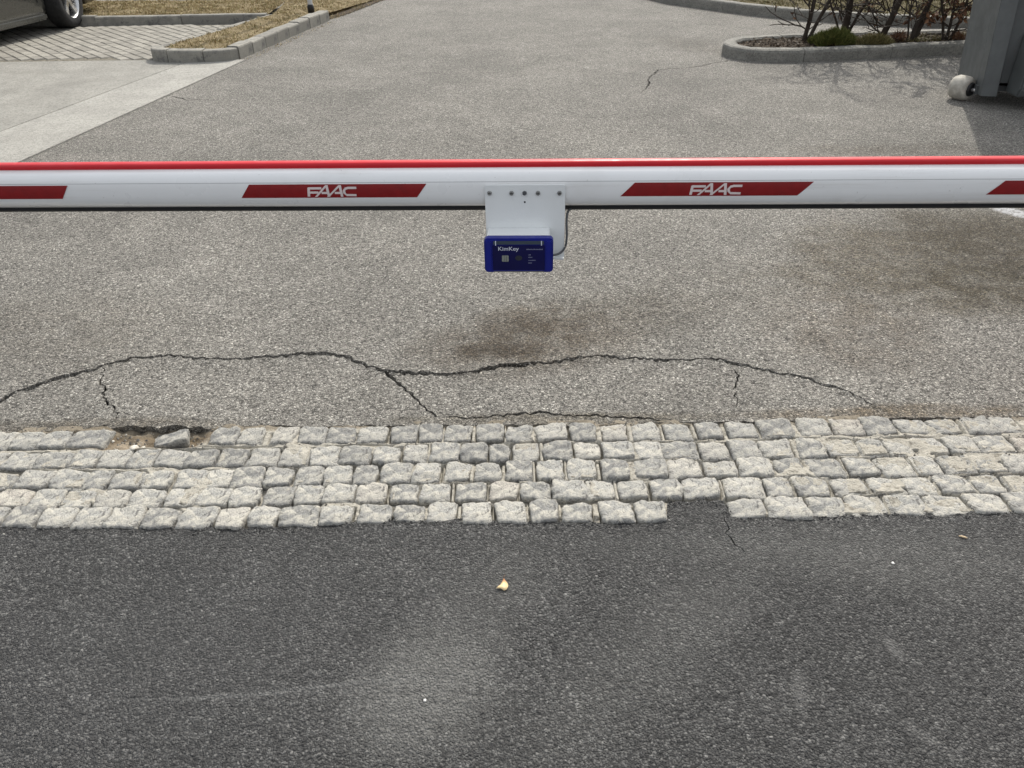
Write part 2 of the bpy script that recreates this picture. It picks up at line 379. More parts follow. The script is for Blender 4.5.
# ---------------------------------------------------------------- ground
rng = random.Random(7)
def resample(pts, step):
    out = [pts[0].copy()]
    for a, b in zip(pts, pts[1:]):
        n = max(1, int((b-a).length/step))
        for i in range(1, n+1): out.append(a.lerp(b, i/n))
    return out
def crack_poly(px, w0, w1, jit=.006, step=.014, ends=(0, 0)):
    p = resample([G(*q).xy for q in px], step); n = len(p); L, R = [], []
    for i in range(n):
        t = (p[min(i+1, n-1)]-p[max(i-1, 0)]).normalized(); nr = Vector((-t.y, t.x))
        c = p[i] + nr*(rng.uniform(-jit, jit)+.012*noise.noise(Vector((p[i].x*9, p[i].y*9, 3))))
        w = w0+(w1-w0)*abs(noise.noise(Vector((p[i].x*3.1, p[i].y*3.1, 7))))*1.8
        w *= rng.uniform(.55, 1.5)
        f = min(1, (i+.2)/min(8, n/5)) if ends[0] else 1
        if ends[1]: f = min(f, (n-1-i+.2)/min(14, n/4))
        L.append(c+nr*w*.5*f); R.append(c-nr*w*.5*f)
    return L+R[::-1]
MAIN = [(-30, 414), (2, 399), (30, 387), (55, 377.5), (100, 366.5), (130, 359), (160, 355), (190, 358), (210, 360), (250, 357), (290, 354), (335, 353), (350, 358), (368, 366), (385, 372), (420, 372), (455, 374), (468, 373), (500, 366), (530, 363), (555, 360), (580, 357), (607, 355), (640, 358), (690, 359), (720, 359), (745, 364), (780, 372), (812, 378), (835, 387), (858, 398), (884, 411)]
CR = [crack_poly(MAIN, .0075, .018, ends=(1, 1)),
      crack_poly([(384, 371), (400, 384), (415, 397), (430, 411), (436, 416)], .008, .014),
      crack_poly([(101, 366), (103, 380), (105, 393), (112, 408), (117, 417)], .004, .010, .009),
      crack_poly([(733, 362), (738, 374), (734, 388), (737, 400), (739, 412)], .0035, .007, .009, ends=(1, 1)),
      crack_poly([(434, 414.5), (480, 417.5), (512, 413), (548, 410.5), (590, 414), (640, 417), (700, 419)], .008, .015, .008, ends=(1, 1)),
      crack_poly([(640, 93), (649, 86), (648, 79), (659, 69.5), (689, 67.5), (700, 66), (728, 60.5)], .009, .016, .012, .03, ends=(1, 0)),
      crack_poly([(160, 95), (190, 100), (215, 100)], .006, .012, .02, .05, ends=(1, 1))]
# asphalt edge along the setts, dipping back behind the missing stones
EDGE_PX = [(-60, 433), (0, 430), (35, 426), (60, 427), (80, 425.5), (105, 421), (112, 424), (128, 422.5), (160, 424), (178, 421), (190, 424.5), (200, 423), (207, 425), (230, 424), (262, 421.5), (300, 423), (360, 422), (420, 423), (480, 422.5), (530, 421), (600, 421), (660, 419.5), (720, 419), (780, 418), (850, 417.5), (920, 416), (980, 415.5), (1024, 414.5), (1080, 413)]
edge = [Vector((-40, 2.06)), Vector((-3.2, 2.062))]+[G(*q).xy for q in EDGE_PX]+[Vector((3.2, 2.075)), Vector((40, 2.075))]
edge = [edge[0]]+resample(edge[1:-1], .02)+[edge[-1]]
edge = [Vector((p.x, p.y+(-.010+rng.uniform(-.005, .005)+.007*noise.noise(Vector((p.x*14, 5, 1))) if abs(p.x) < 3.2 else 0))) for p in edge]
main_w = [G(*q).xy for q in MAIN]
def main_y(x):
    if x < main_w[0].x or x > main_w[-1].x: return None
    for a, b in zip(main_w, main_w[1:]):
        if a.x <= x <= b.x: return a.y+(b.y-a.y)*(x-a.x)/max(1e-6, b.x-a.x)
def ground_z(x, y):
    z = .0035*noise.noise(Vector((x*1.3, y*1.3, 11)))+.002*noise.noise(Vector((x*4, y*4, 2)))
    if y > 4.5: z *= max(0, 1-(y-4.5)/1.0)
    m = main_y(x)
    if m is not None and y < m: z -= .006*min(1, (m-y)/.012)+.004*noise.noise(Vector((x*2.2, 1, 4)))
    return z
def ccw(poly):
    a = sum(poly[i-1][0]*poly[i][1]-poly[i][0]*poly[i-1][1] for i in range(len(poly)))
    return list(poly) if a > 0 else list(poly)[::-1]
def cdt_sheet(name, outer, holes, grid, mat, zf, depth):
    verts, faces = [], []
    for poly in [ccw(q) for q in [outer]+holes]:
        b = len(verts); verts += [Vector((p[0], p[1])) for p in poly]; faces.append(list(range(b, b+len(poly))))
    verts += grid
    vo, eo, fo, ov, oe, of = delaunay_2d_cdt(verts, [], faces, 0, 1e-5, True)
    fs = [f for f, src in zip(fo, of) if src == [0]]
    bm = bmesh.new(); bv = [bm.verts.new((p.x, p.y, zf(p.x, p.y))) for p in vo]
    for f in fs:
        try: bm.faces.new([bv[i] for i in f])
        except ValueError: pass
    bmesh.ops.delete(bm, geom=[v for v in bm.verts if not v.link_faces], context='VERTS')
    bmesh.ops.recalc_face_normals(bm, faces=bm.faces[:])
    if sum(f.normal.z*f.calc_area() for f in bm.faces) < 0: bmesh.ops.reverse_faces(bm, faces=bm.faces[:])
    for f in bm.faces: f.smooth = True
    be = [e for e in bm.edges if len(e.link_faces) == 1]
    r = bmesh.ops.extrude_edge_only(bm, edges=be)
    for g in r['geom']:
        if isinstance(g, bmesh.types.BMVert): g.co.z = -depth
        if isinstance(g, bmesh.types.BMFace): g.smooth = False
    for e in be: e.smooth = False
    return bmo(name, bm, mat, kind='structure')
grid = []
for i in range(int(7.2/.045)):
    for j in range(30):
        grid.append(Vector((-3.6+i*.045+rng.uniform(-.01, .01), 2.13+j*.045+rng.uniform(-.01, .01))))
for i in range(60):
    for j in range(20): grid.append(Vector((-6+i*.2+.03*(j % 2), 3.6+j*.2)))
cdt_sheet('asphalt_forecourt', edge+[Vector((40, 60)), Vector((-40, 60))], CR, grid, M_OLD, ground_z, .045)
pyd('subsoil', [(-300, -300, -.046), (300, -300, -.046), (300, 300, -.046), (-300, 300, -.046)], [(0, 1, 2, 3)], M_SUB, kind='structure')
# land going on to the horizon
def sheet(name, pts, z, mat): return pyd(name, [(x, y, z) for x, y in pts], [tuple(range(len(pts)))], mat, kind='structure')
o = pyd('far_ground', [(-300, 60, -.004), (300, 60, -.004), (300, 300, -.004), (-300, 300, -.004), (-300, -60, -.004), (-40, -60, -.004), (-40, 60, -.004), (40, -60, -.004), (300, -60, -.004), (40, 60, -.004)],
        [(0, 1, 2, 3), (4, 5, 6, 0), (7, 8, 1, 9)], M_OLD, kind='structure')

# ---------------------------------------------------------------- granite setts, measured row by row
ROWS = [
 dict(v=[(0, 440), (200, 436), (300, 434), (450, 433), (600, 431), (700, 430), (830, 427), (1024, 424)],
  s=[(-18, 11), (13, 40), (42, 67), (70, 106), (211, 237), (240, 263), (271, 295), (299, 325), (328, 356), (358, 387), (391, 416), (420, 441), (445, 471), (477, 503), (508, 531), (536, 567), (570, 594), (602, 626), (633, 659), (664, 691), (697, 721), (728, 756), (760, 793), (798, 829), (832, 862), (864, 893), (897, 927), (929, 959), (964, 993), (995, 1018), (1021, 1050)]),
 dict(v=[(0, 461), (200, 457), (320, 455), (450, 452), (580, 450), (700, 449), (840, 447), (1024, 444)],
  s=[(-22, 4), (6, 35), (38, 71), (73, 98), (100, 128), (131, 156), (158, 186), (188, 215), (218, 247), (249, 279), (281, 309), (311, 339), (341, 370), (373, 400), (404, 426), (431, 458), (462, 486), (489, 510), (513, 538), (545, 571), (574, 599), (602, 632), (636, 660), (662, 697), (700, 729), (731, 759), (761, 792), (797, 824), (826, 855), (858, 885), (887, 911), (915, 945), (947, 977), (979, 1012), (1014, 1045)]),
 dict(v=[(0, 480), (200, 478), (320, 474), (450, 471), (580, 469), (700, 468), (840, 466), (1024, 463)],
  s=[(-14, 15), (18, 50), (53, 86), (89, 110), (112, 142), (144, 172), (176, 205), (207, 232), (234, 263), (265, 293), (296, 323), (325, 352), (354, 378), (382, 411), (414, 441), (445, 469), (475, 501), (507, 531), (536, 563), (568, 595), (602, 628), (633, 665), (667, 701), (704, 736), (739, 772), (777, 805), (809, 841), (846, 876), (878, 911), (914, 939), (941, 972), (975, 1003), (1005, 1036)]),
 dict(v=[(0, 499), (200, 497), (320, 493), (450, 491), (580, 489), (700, 487), (840, 485), (1024, 483)],
  s=[(-7, 28), (31, 60), (62, 94), (96, 127), (130, 163), (166, 195), (198, 227), (230, 260), (264, 293), (295, 322), (324, 355), (358, 386), (391, 418), (421, 450), (455, 486), (490, 518), (521, 551), (553, 586), (588, 613), (620, 646), (650, 680), (684, 719), (725, 763), (766, 792), (796, 828), (832, 865), (869, 902), (905, 934), (937, 969), (972, 1003), (1005, 1038)]),
 dict(v=[(0, 517), (200, 518), (300, 517), (450, 513), (580, 512), (660, 511), (740, 509), (840, 506.5), (1024, 503)],
  s=[(-18, 6), (8, 40), (42, 74), (76, 107), (109, 140), (144, 177), (180, 214), (218, 246), (249, 277), (281, 317), (320, 352), (361, 389), (393, 424), (428, 456), (462, 491), (496, 525), (530, 557), (563, 591), (601, 632), (635, 664), (729, 763), (768, 806), (809, 845), (849, 885), (889, 925), (928, 967), (970, 1005), (1009, 1045)])]
def vrow(r, u): return float(np.interp(u, [a for a, b in r['v']], [b for a, b in r['v']]))
band = empty('cobblestone_band', (0, 1.83, 0)); band['kind'] = 'structure'
def sett(x0, x1, yc, dep, z, seed, tilt=(0, 0), rz=0., name='granite_sett', lump=1., mat=None):
    STONES.append((x0, x1, yc-dep/2, yc+dep/2))
    r = random.Random(seed); n = 13; w, d = (x1-x0), dep
    cs = [Vector((sx*w/2+r.uniform(-.0055, .0055), sy*d/2+r.uniform(-.007, .006))) for sx, sy in ((-1, -1), (1, -1), (1, 1), (-1, 1))]
    off = Vector((r.uniform(0, 99), r.uniform(0, 99), r.uniform(0, 99)))
    vs, fs = [], []
    sl = [(Vector((math.cos(q), math.sin(q))), r.uniform(.25, .6), r.uniform(.05, .16)) for q in (r.uniform(0, 6.3), r.uniform(0, 6.3))]
    rot = r.uniform(0, 3.1)
    def P(i, j):
        a, b = i/(n-1), j/(n-1); a = .5-.5*math.cos(a*PI)*.35+(a-.5)*.65; b = .5-.5*math.cos(b*PI)*.35+(b-.5)*.65
        p = cs[0].lerp(cs[1], a).lerp(cs[3].lerp(cs[2], a), b)
        ca, cb = abs(2*a-1), abs(2*b-1)
        p = p*(1-.05*(ca*cb)**4)
        nz = noise.noise(Vector((p.x*24, p.y*24, 0))+off)+.6*noise.noise(Vector((p.x*75, p.y*75, 0))+off)
        p = p+p.normalized()*(.0065*nz*max(ca, cb)**3) if p.length > 1e-4 else p
        e = max(ca, cb)
        h = -.0036*max(0, (e-.86)/.14)**1.5-.003*max(0, (ca*cb-.55)/.45)
        for dn, o_, g_ in sl:                                   # cleft facets
            h -= max(0, (p.dot(dn)/(.5*w)-o_))*g_*.035
        pr = Vector((p.x*math.cos(rot)-p.y*math.sin(rot), (p.x*math.sin(rot)+p.y*math.cos(rot))*.45, 0))
        h += .0055*lump*noise.noise(pr*27+off)+.0062*lump*(.35-abs(noise.noise(pr*44+off*1.7)))+.0022*lump*noise.noise(Vector((p.x*130, p.y*130, 9))+off)
        return Vector((p.x, p.y, h+p.x*tilt[0]+p.y*tilt[1]))
    for j in range(n):
        for i in range(n): vs.append(P(i, j))
    for j in range(n-1):
        for i in range(n-1): fs.append((j*n+i, j*n+i+1, (j+1)*n+i+1, (j+1)*n+i))
    ring = [i for i in range(n)]+[j*n+n-1 for j in range(1, n)]+[(n-1)*n+i for i in range(n-2, -1, -1)]+[j*n for j in range(n-2, 0, -1)]
    b = len(vs)
    for q in ring: vs.append(Vector((vs[q].x*1.015, vs[q].y*1.015, -.012)))
    b2 = len(vs)
    for q in ring: vs.append(Vector((vs[q].x*.97, vs[q].y*.97, -.055)))
    m = len(ring)
    for k in range(m):
        k2 = (k+1) % m; fs.append((ring[k], b+k, b+k2, ring[k2])[::-1] if False else (ring[k2], ring[k], b+k, b+k2)); fs.append((b+k2, b+k, b2+k, b2+k2))
    o = pyd(name, vs, fs, mat or M_SETT, band, True)
    o.location = (((x0+x1)/2)-band.location.x, yc-band.location.y, z); o.rotation_euler = (0, 0, rz)
    return o
seed = 100
row_y = []; STONES = []
for k, r in enumerate(ROWS):
    row_y.append(np.mean([G(u, vrow(r, u)).y for u in range(0, 1025, 64)]))
pitch = (row_y[0]-row_y[4])/4
for k, r in enumerate(ROWS):
    wx = []
    for (u0, u1) in r['s']:
        v = vrow(r, (u0+u1)/2); wx.append((G(u0, v).x, G(u1, v).x, G((u0+u1)/2, v).y))
    x = wx[0][0]                                  # the band goes on past the frame on both sides
    while x > -2.6:
        w = rng.uniform(.085, .105); wx.insert(0, (x-.012-w, x-.012, row_y[k]+rng.uniform(-.004, .004))); x -= w+.012
    x = wx[-1][1]
    while x < 2.6:
        w = rng.uniform(.085, .105); wx.append((x+.012, x+.012+w, row_y[k]+rng.uniform(-.004, .004))); x += w+.012
    for (a, b, y) in wx:
        seed += 1; rr = random.Random(seed)
        ta = (rr.gauss(0, .025), rr.gauss(.012, .035)); zz = rr.gauss(.001, .0017)
        if k == 4: zz += .005
        flush = a > .75 and k > 0
        if flush: zz -= .003
        sett(a-.0022, b+.0022, y+rr.uniform(-.003, .003), pitch*rr.uniform(.87, .955)*(.95 if k >= 3 else 1), zz, seed, ta, rr.gauss(0, .02), lump=rr.uniform(.8, 1.5), mat=M_SETTG if rr.random() < (.9, .75, .4, .12, .1)[k] else M_SETT)
# the loose stone left tilted in the broken-out hole
g = G(171, 436)
sett(g.x-.052, g.x+.052, g.y, .07, -.004, 9001, (.16, -.22), .22, lump=1.2, mat=M_SETTG)
# joint filling: sand, crumbs and the broken-out hole
hx0, hx1 = G(104, 434).x, G(209, 434).x
joints = [(row_y[i]+row_y[i+1])/2 for i in range(4)]
def sand_z(x, y):
    z = -.0055+.009*noise.noise(Vector((x*11, y*11, 1)))+.003*noise.noise(Vector((x*35, y*35, 2)))+.0018*noise.noise(Vector((x*90, y*90, 8)))
    if x > .75: z += .004*min(1, (x-.75)/.3)
    if x < -.9 and 1.68 < y < 1.96: z += .003*min(1, (-.9-x)/.2)
    for k, jy in enumerate(joints):                         # open gaps wandering along the row joints
        if abs(y-jy) > .03: continue
        yy = jy-.001+.007*noise.noise(Vector((x*6, k*7, 2)))+.003*noise.noise(Vector((x*30, k*7, 4))); d = abs(y-yy)
        wd = (.0105 if k == 3 else .006); dp = (.03 if k == 3 else .018)
        if d < wd: z -= dp*(1-d/wd)**.6*max(0, min(1, (.35 if k != 3 else .6)-(.25 if x > .85 else 0)+2.4*noise.noise(Vector((x*5, k*11, 5)))))
    if y > 1.955 and hx0 < x < hx1:
        f = min(1, (y-1.955)/.03)*min(1, min(x-hx0, hx1-x)/.04); z -= .026*f-.012*f*noise.noise(Vector((x*25, y*25, 6)))
    elif y > 2.04: z -= .003
    if y < 1.615: z = min(z, -.006)-.006
    return z
NX, NY = 1500, 200; X0, X1, Y0, Y1 = -2.75, 2.75, 1.575, 2.085
vs, fs = [], []
for j in range(NY+1):
    for i in range(NX+1):
        x = X0+(X1-X0)*i/NX; y = Y0+(Y1-Y0)*j/NY; vs.append((x, y, sand_z(x, y)))
for j in range(NY):
    for i in range(NX): a = j*(NX+1)+i; fs.append((a, a+1, a+NX+2, a+NX+1))
A_ = np.array(vs); gx, gy = A_[:, 0].reshape(NY+1, NX+1)[0], A_[:, 1].reshape(NY+1, NX+1)[:, 0]; Zs = A_[:, 2].reshape(NY+1, NX+1)
for (x0_, x1_, y0_, y1_) in STONES:                     # open cracks round the stones where the filling has washed out
    i0, i1 = np.searchsorted(gx, (x0_-.012, x1_+.012)); j0, j1 = np.searchsorted(gy, (y0_-.012, y1_+.012))
    for j in range(j0, j1):
        for i in range(i0, i1):
            dx = max(x0_+.002-gx[i], gx[i]-x1_+.002); dy = max(y0_+.002-gy[j], gy[j]-y1_+.002); d = max(dx, dy)
            if -.006 < d < .004:
                m = .75+2.1*noise.noise(Vector((gx[i]*9, gy[j]*9, 31)))-(.45 if gx[i] > .8 else 0)-(.2 if gx[i] < -1. else 0)
                if m > 0: Zs[j, i] = min(Zs[j, i], -.0095-.02*min(1, m))
for j in range(NY+1):                                    # crumbled pits in the mortar at the right-hand end
    if not 1.72 < gy[j] < 1.92: continue
    for i in np.where((gx > 1.25) & (gx < 1.9))[0]:
        if noise.noise(Vector((gx[i]*42, gy[j]*42, 3))) > .42: Zs[j, i] -= .018
A_[:, 2] = Zs.ravel(); vs = A_.tolist()
pyd('joint_sand', vs, fs, M_SAND, smooth=True, kind='structure')

# dark newer asphalt in front of the setts, lapping round the gap of the missing one
FRONT_PX = [(-60, 530), (0, 528.5), (60, 527.5), (120, 528), (180, 527.5), (225, 528.5), (260, 530), (300, 529), (318, 526), (360, 523), (420, 521.5), (470, 521), (540, 521.5), (596, 524), (630, 524.5), (664, 522.5), (667, 514), (668, 503), (690, 501.5), (712, 500.5), (724, 501), (727, 508), (731, 516), (745, 519.5), (790, 517), (850, 515.5), (925, 514), (965, 513.5), (985, 511), (1024, 513), (1080, 511)]
fe = [Vector((-40, 1.585)), Vector((-2.8, 1.585))]+[G(*q).xy for q in FRONT_PX]+[Vector((2.8, 1.59)), Vector((40, 1.59))]
fe = [fe[0]]+resample(fe[1:-1], .012)+[fe[-1]]
fe = [Vector((p.x, p.y+(.005+rng.uniform(-.006, .006)+.009*noise.noise(Vector((p.x*20, 5, 1))) if abs(p.x) < 2.8 else 0))) for p in fe]
grid = [Vector((-2.+i*.05+rng.uniform(-.012, .012), .3+j*.05+rng.uniform(-.012, .012))) for i in range(80) for j in range(25)]
def front_z(x, y): return -.001+.005*noise.noise(Vector((x*1.5, y*1.5, 21)))+.0022*noise.noise(Vector((x*6, y*6, 2)))
cdt_sheet('asphalt_road', fe[::-1]+[Vector((-40, -60)), Vector((40, -60))], [crack_poly([(722, 512), (727, 524), (731, 537), (739, 548), (744, 558)], .002, .006, .011, ends=(1, 1))], grid, M_NEW, front_z, .045)

# loose grit lying on both surfaces and along the setts
def grit(name, n, fn, mat, parent=None):
    vs, fs = [], []
    r = random.Random(name)
    for _ in range(n):
        x, y, z, s = fn(r); b = len(vs); a0 = r.uniform(0, 6.3)
        for k in range(5):
            a = a0+k*1.2566; q = s*r.uniform(.6, 1.1); vs.append((x+math.cos(a)*q, y+math.sin(a)*q*.85, z-.0008))
        vs.append((x+r.uniform(-.3, .3)*s, y+r.uniform(-.3, .3)*s, z+s*r.uniform(.6, 1.0)))
        for k in range(5): fs.append((b+k, b+(k+1) % 5, b+5))
    return pyd(name, vs, fs, mat, kind='stuff')
M_GRIT = blade_mat('grit_stone', [(0, (.09, .085, .08)), (.5, (.24, .23, .21)), (.9, (.42, .4, .36)), (1, (.62, .6, .55))])
M_GRITD = blade_mat('dark_grit_stone', [(0, (.03, .03, .03)), (.7, (.07, .07, .07)), (.97, (.13, .127, .12)), (1, (.36, .35, .32))])
def f1(r):
    x = r.uniform(-2.4, 2.4); y = 2.09+abs(r.gauss(0, .9)); return x, y, ground_z(x, y), r.uniform(.0014, .0034)
def f2(r):
    x = r.uniform(-1.7, 1.7); y = 1.575-abs(r.gauss(0, .35)) if r.random() < .7 else r.uniform(.6, 1.57); return x, y, front_z(x, y), r.uniform(.0012, .0034)
def f3(r):
    x = r.uniform(-2.2, 2.2); y = r.choice(joints+[2.062, 2.055])+r.gauss(0, .007); return x, y, sand_z(x, y), r.uniform(.002, .0055)
def f4(r):
    x = r.uniform(hx0, hx1); y = r.uniform(1.965, 2.045); return x, y, sand_z(x, y), r.uniform(.003, .008)
def f5(r):
    a = r.choice(main_w[1:]+[G(400, 384).xy, G(415, 397).xy]); k = main_w.index(a) if a in main_w else 0; b_ = main_w[k-1] if k else a; t = r.random(); x = a.x+(b_.x-a.x)*t+r.gauss(0, .01); y = a.y+(b_.y-a.y)*t+r.gauss(0, .014)
    return x, y, ground_z(x, y), r.uniform(.0015, .0042)
def f6(r):
    p = r.choice(fe[1:-1]); x = p.x+r.gauss(0, .008); y = p.y-abs(r.gauss(0, .012)); return x, y, front_z(x, y), r.uniform(.0025, .006)
grit('crack_crumbs', 420, f5, M_GRIT); grit('tar_crumbs', 1300, f6, M_GRITD)
grit('loose_grit_on_forecourt', 2600, f1, M_GRIT); grit('loose_grit_on_road', 700, f2, M_GRITD); grit('joint_grit', 1500, f3, M_GRIT); grit('hole_rubble', 90, f4, M_GRIT)
# three pale pebbles in the hole, each a stone one could pick up
def pebble(px, s, seedv, label):
    g = G(*px); r = random.Random(seedv); bm = bmesh.new(); bmesh.ops.create_icosphere(bm, subdivisions=2, radius=s)
    for v in bm.verts: v.co *= 1+.28*noise.noise(v.co*60+Vector((seedv, 0, 0))); v.co.z *= .62
    o = bmo('pebble', bm, M_GRITP, smooth=True); o.location = (g.x, g.y, sand_z(g.x, g.y)+s*.45); tag(o, label, 'pebble', 'pebbles in the broken-out hole'); return o
M_GRITP = mat_plain('pale_pebble', (.5, .47, .41), .8, var=.2, scale=120, bump=.002, bscale=200)
pebble((132, 443), .016, 1, 'largest pale pebble in the hole where setts are missing')
pebble((142, 446), .009, 2, 'small pale pebble touching the largest pebble in the hole')
pebble((133, 449), .0085, 3, 'small pale pebble at the front rim of the hole')

# ---------------------------------------------------------------- left: gutter, slab, pavers, planted strip
AX = Vector((.2, .98)).normalized(); AP = Vector((AX.y, -AX.x))     # the car park's own axes
A0, A1 = G(0, 133).xy, G(183, 64.5).xy; B0, B1 = G(30, 158).xy, G(240, 63).xy
def onl(p, q, y): return p+(q-p)*((y-p.y)/(q.y-p.y))
def slab(name, pts, z, mat, th=.03):
    n = len(pts); vs = [(p[0], p[1], z) for p in pts]+[(p[0], p[1], z-th) for p in pts]
    fs = [tuple(range(n))]+[(i, i+n, (i+1) % n+n, (i+1) % n) for i in range(n)]
    return pyd(name, vs, fs, mat, kind='structure')
a_lo, a_hi = onl(A0, A1, 2.3), onl(A0, A1, 8.04); b_lo, b_hi = onl(B0, B1, 2.3), onl(B0, B1, 8.0)
gp = Vector((.006, 0))
slab('concrete_gutter', [a_lo+gp, b_lo, b_hi, a_hi+gp], .009, M_GUT)
slab('concrete_apron', [(-9, 2.3), a_lo-gp, a_hi-gp, Vector((-9, 8.04))], .008, M_SLAB)
# pavers of the parking bay
bay = empty('paved_parking_bay', (-4.3, 9.1, 0)); bay['kind'] = 'structure'
bm = bmesh.new(); box(bm, (0, 0, .012), (.158, .096, .03)); bmesh.ops.bevel(bm, geom=[e for e in bm.edges if all(v.co.z > .02 for v in e.verts)], offset=.008, segments=1, affect='EDGES')
pm = bpy.data.meshes.new('paver'); bm.to_mesh(pm); bm.free(); pm.materials.append(M_PAVER)
PA = Vector((.68, -.733)); PB = Vector((.733, .68))
origin = Vector((-4.3, 9.1)); vis = []; rest = []
for i in range(-42, 43):
    for j in range(-52, 53):
        p = origin+PA*((i+.5*(j % 2))*.161)+PB*(j*.1)
        if not (8.12 < p.y < 10.02 and p.x < -3.42+(p.y-8.1)*.27 and p.x > -7.2): continue
        q = p-CAM.xy; zc = q.y*fwd.y-CAM_H*fwd.z; u = 512+FPX*p.x/zc
        (vis if u > -25 else rest).append(p)
vis.sort(key=lambda p: p.y); rest += vis[300:]
for p in vis[:300]:
    o = link('paver', pm, None, bay); o.location = (p.x+4.3+rng.uniform(-.002, .002), p.y-9.1, -.014+rng.uniform(-.002, .002)); o.rotation_euler = (rng.gauss(0, .008), rng.gauss(0, .008), math.atan2(PA.y, PA.x)+rng.gauss(0, .01))
vs, fs = [], []
for p in rest:
    b = len(vs)
    for (sx, sy) in ((-1, -1), (1, -1), (1, 1), (-1, 1)):
        w = p+PA*(sx*.078)+PB*(sy*.047); vs.append((w.x-4.3*-1*1.0 if False else w.x+4.3, w.y-9.1, .012)); 
    fs.append((b, b+1, b+2, b+3))
if rest: pyd('far_pavers', vs, fs, M_PAVER, bay, kind='stuff')
slabbase = slab('paver_bedding', [(-7.4, 8.06), (-3.5, 8.06), (-2.9, 10.06), (-7.4, 10.06)], .004, mat_plain('bedding_grit', (.15, .138, .11), .95, .2, var=.4, scale=30), .012)

def kerb_run(parent, pts, w, h, length, gap=.006, mat=M_KERB, round_=.014, end=True):
    """individual kerb stones laid along a line; pts = outer foot line, stone body to its left"""
    p = resample(pts, .02); acc = [0]
    for a, b in zip(p, p[1:]): acc.append(acc[-1]+(b-a).length)
    tot = acc[-1]; n = max(1, round(tot/length)); L = tot/n
    def at(s):
        s = max(0, min(tot, s)); i = int(np.searchsorted(acc, s)); i = max(1, min(len(p)-1, i))
        f = (s-acc[i-1])/max(1e-9, acc[i]-acc[i-1]); c = p[i-1].lerp(p[i], f)
        a, b = p[max(0, i-3)], p[min(len(p)-1, i+2)]; t = (b-a).normalized(); return c, Vector((-t.y, t.x))
    for k in range(n):
        s0, s1 = k*L+gap/2, (k+1)*L-gap/2; m = max(2, int((s1-s0)/.09)+1); r = random.Random(k*17+int(tot*100))
        dz, dn = r.uniform(-.006, .006), r.uniform(-.006, .006)
        prof = [(0, -.04), (0, h-round_*1.3), (round_*.35, h-round_*.4), (round_*1.2, h), (w-round_, h), (w-.002, h-round_*.8), (w, -.04)]
        vs, fs = [], []; q = len(prof); c0 = at((s0+s1)/2)[0]
        for i in range(m+1):
            c, nr = at(s0+(s1-s0)*i/m)
            for (dd, z) in prof:
                wob = .004*noise.noise(Vector((c.x*7+dd*9, c.y*7, z*15+k))) if z > 0 else 0
                x = c+nr*(dd+dn+wob); vs.append((x.x-c0.x, x.y-c0.y, z+(dz+wob if z > 0 else 0)))
        for i in range(m):
            for j in range(q-1): a = i*q+j; fs.append((a, a+1, a+q+1, a+q))
        fs.append(tuple(range(q))[::-1]); fs.append(tuple(m*q+j for j in range(q)))
        o = pyd('kerb_stone', vs, fs, mat, parent); o.location = (c0.x-parent.location.x, c0.y-parent.location.y, 0)
def arc(c, r, a0, a1, n): return [Vector((c[0]+r*math.cos(a0+(a1-a0)*i/n), c[1]+r*math.sin(a0+(a1-a0)*i/n))) for i in range(n+1)]

# planted strip on the left: end face towards us, kerb along the drive, thin edging along the bay
ke = empty('kerb_of_left_verge', (-3, 8, 0)); ke['kind'] = 'structure'
P_l, P_r = Vector((-3.50, 8.10)), Vector((-2.62, 8.0))
endc = [Vector((-3.50, 8.14)), Vector((-3.46, 8.0)), Vector((-3.36, 7.93)), Vector((-3.1, 7.90)), Vector((-2.85, 7.905)), Vector((-2.69, 7.95)), Vector((-2.625, 8.04))]
kerb_run(ke, endc, .12, .115, .42)
KR = [Vector((-2.62, 8.06)), Vector((-2.17, 10.30))]
kerb_run(ke, KR, .13, .115, .30)
KL = [Vector((-2.86, 10.12)), Vector((-3.49, 8.16))]
kerb_run(ke, KL, .07, .105, .5)
kb = empty('kerb_behind_parking_bay', (-4, 10.2, 0)); kb['kind'] = 'structure'
kerb_run(kb, [Vector((-9, 10.02)), Vector((-2.9, 10.16))], .1, .105, 1.)
def verge(name, pts, z, mat, step=.06, amp=.025, fall=None):
    outer = [Vector(p) for p in ccw(pts)]
    xs = [p.x for p in outer]; ys = [p.y for p in outer]; g = []
    x = min(xs)
    while x < max(xs):
        y = min(ys)
        while y < max(ys): g.append(Vector((x+rng.uniform(-.01, .01), y+rng.uniform(-.01, .01)))); y += step
        x += step
    vo, eo, fo, a, b, of = delaunay_2d_cdt(outer+g, [], [list(range(len(outer)))], 1, 1e-5, True)
    zf = lambda x, y: .005+(z-.005+amp*noise.noise(Vector((x*4, y*4, 3)))+amp*.5*noise.noise(Vector((x*13, y*13, 3))))*(fall(x, y) if fall else 1)
    o = pyd(name, [(p.x, p.y, zf(p.x, p.y)) for p in vo], [f for f, src in zip(fo, of) if src], mat, smooth=True, kind='structure')
    return zf
def inside(p, poly):
    c = False; n = len(poly)
    for i in range(n):
        a, b = poly[i], poly[i-1]
        if (a[1] > p[1]) != (b[1] > p[1]) and p[0] < (b[0]-a[0])*(p[1]-a[1])/(b[1]-a[1])+a[0]: c = not c
    return c
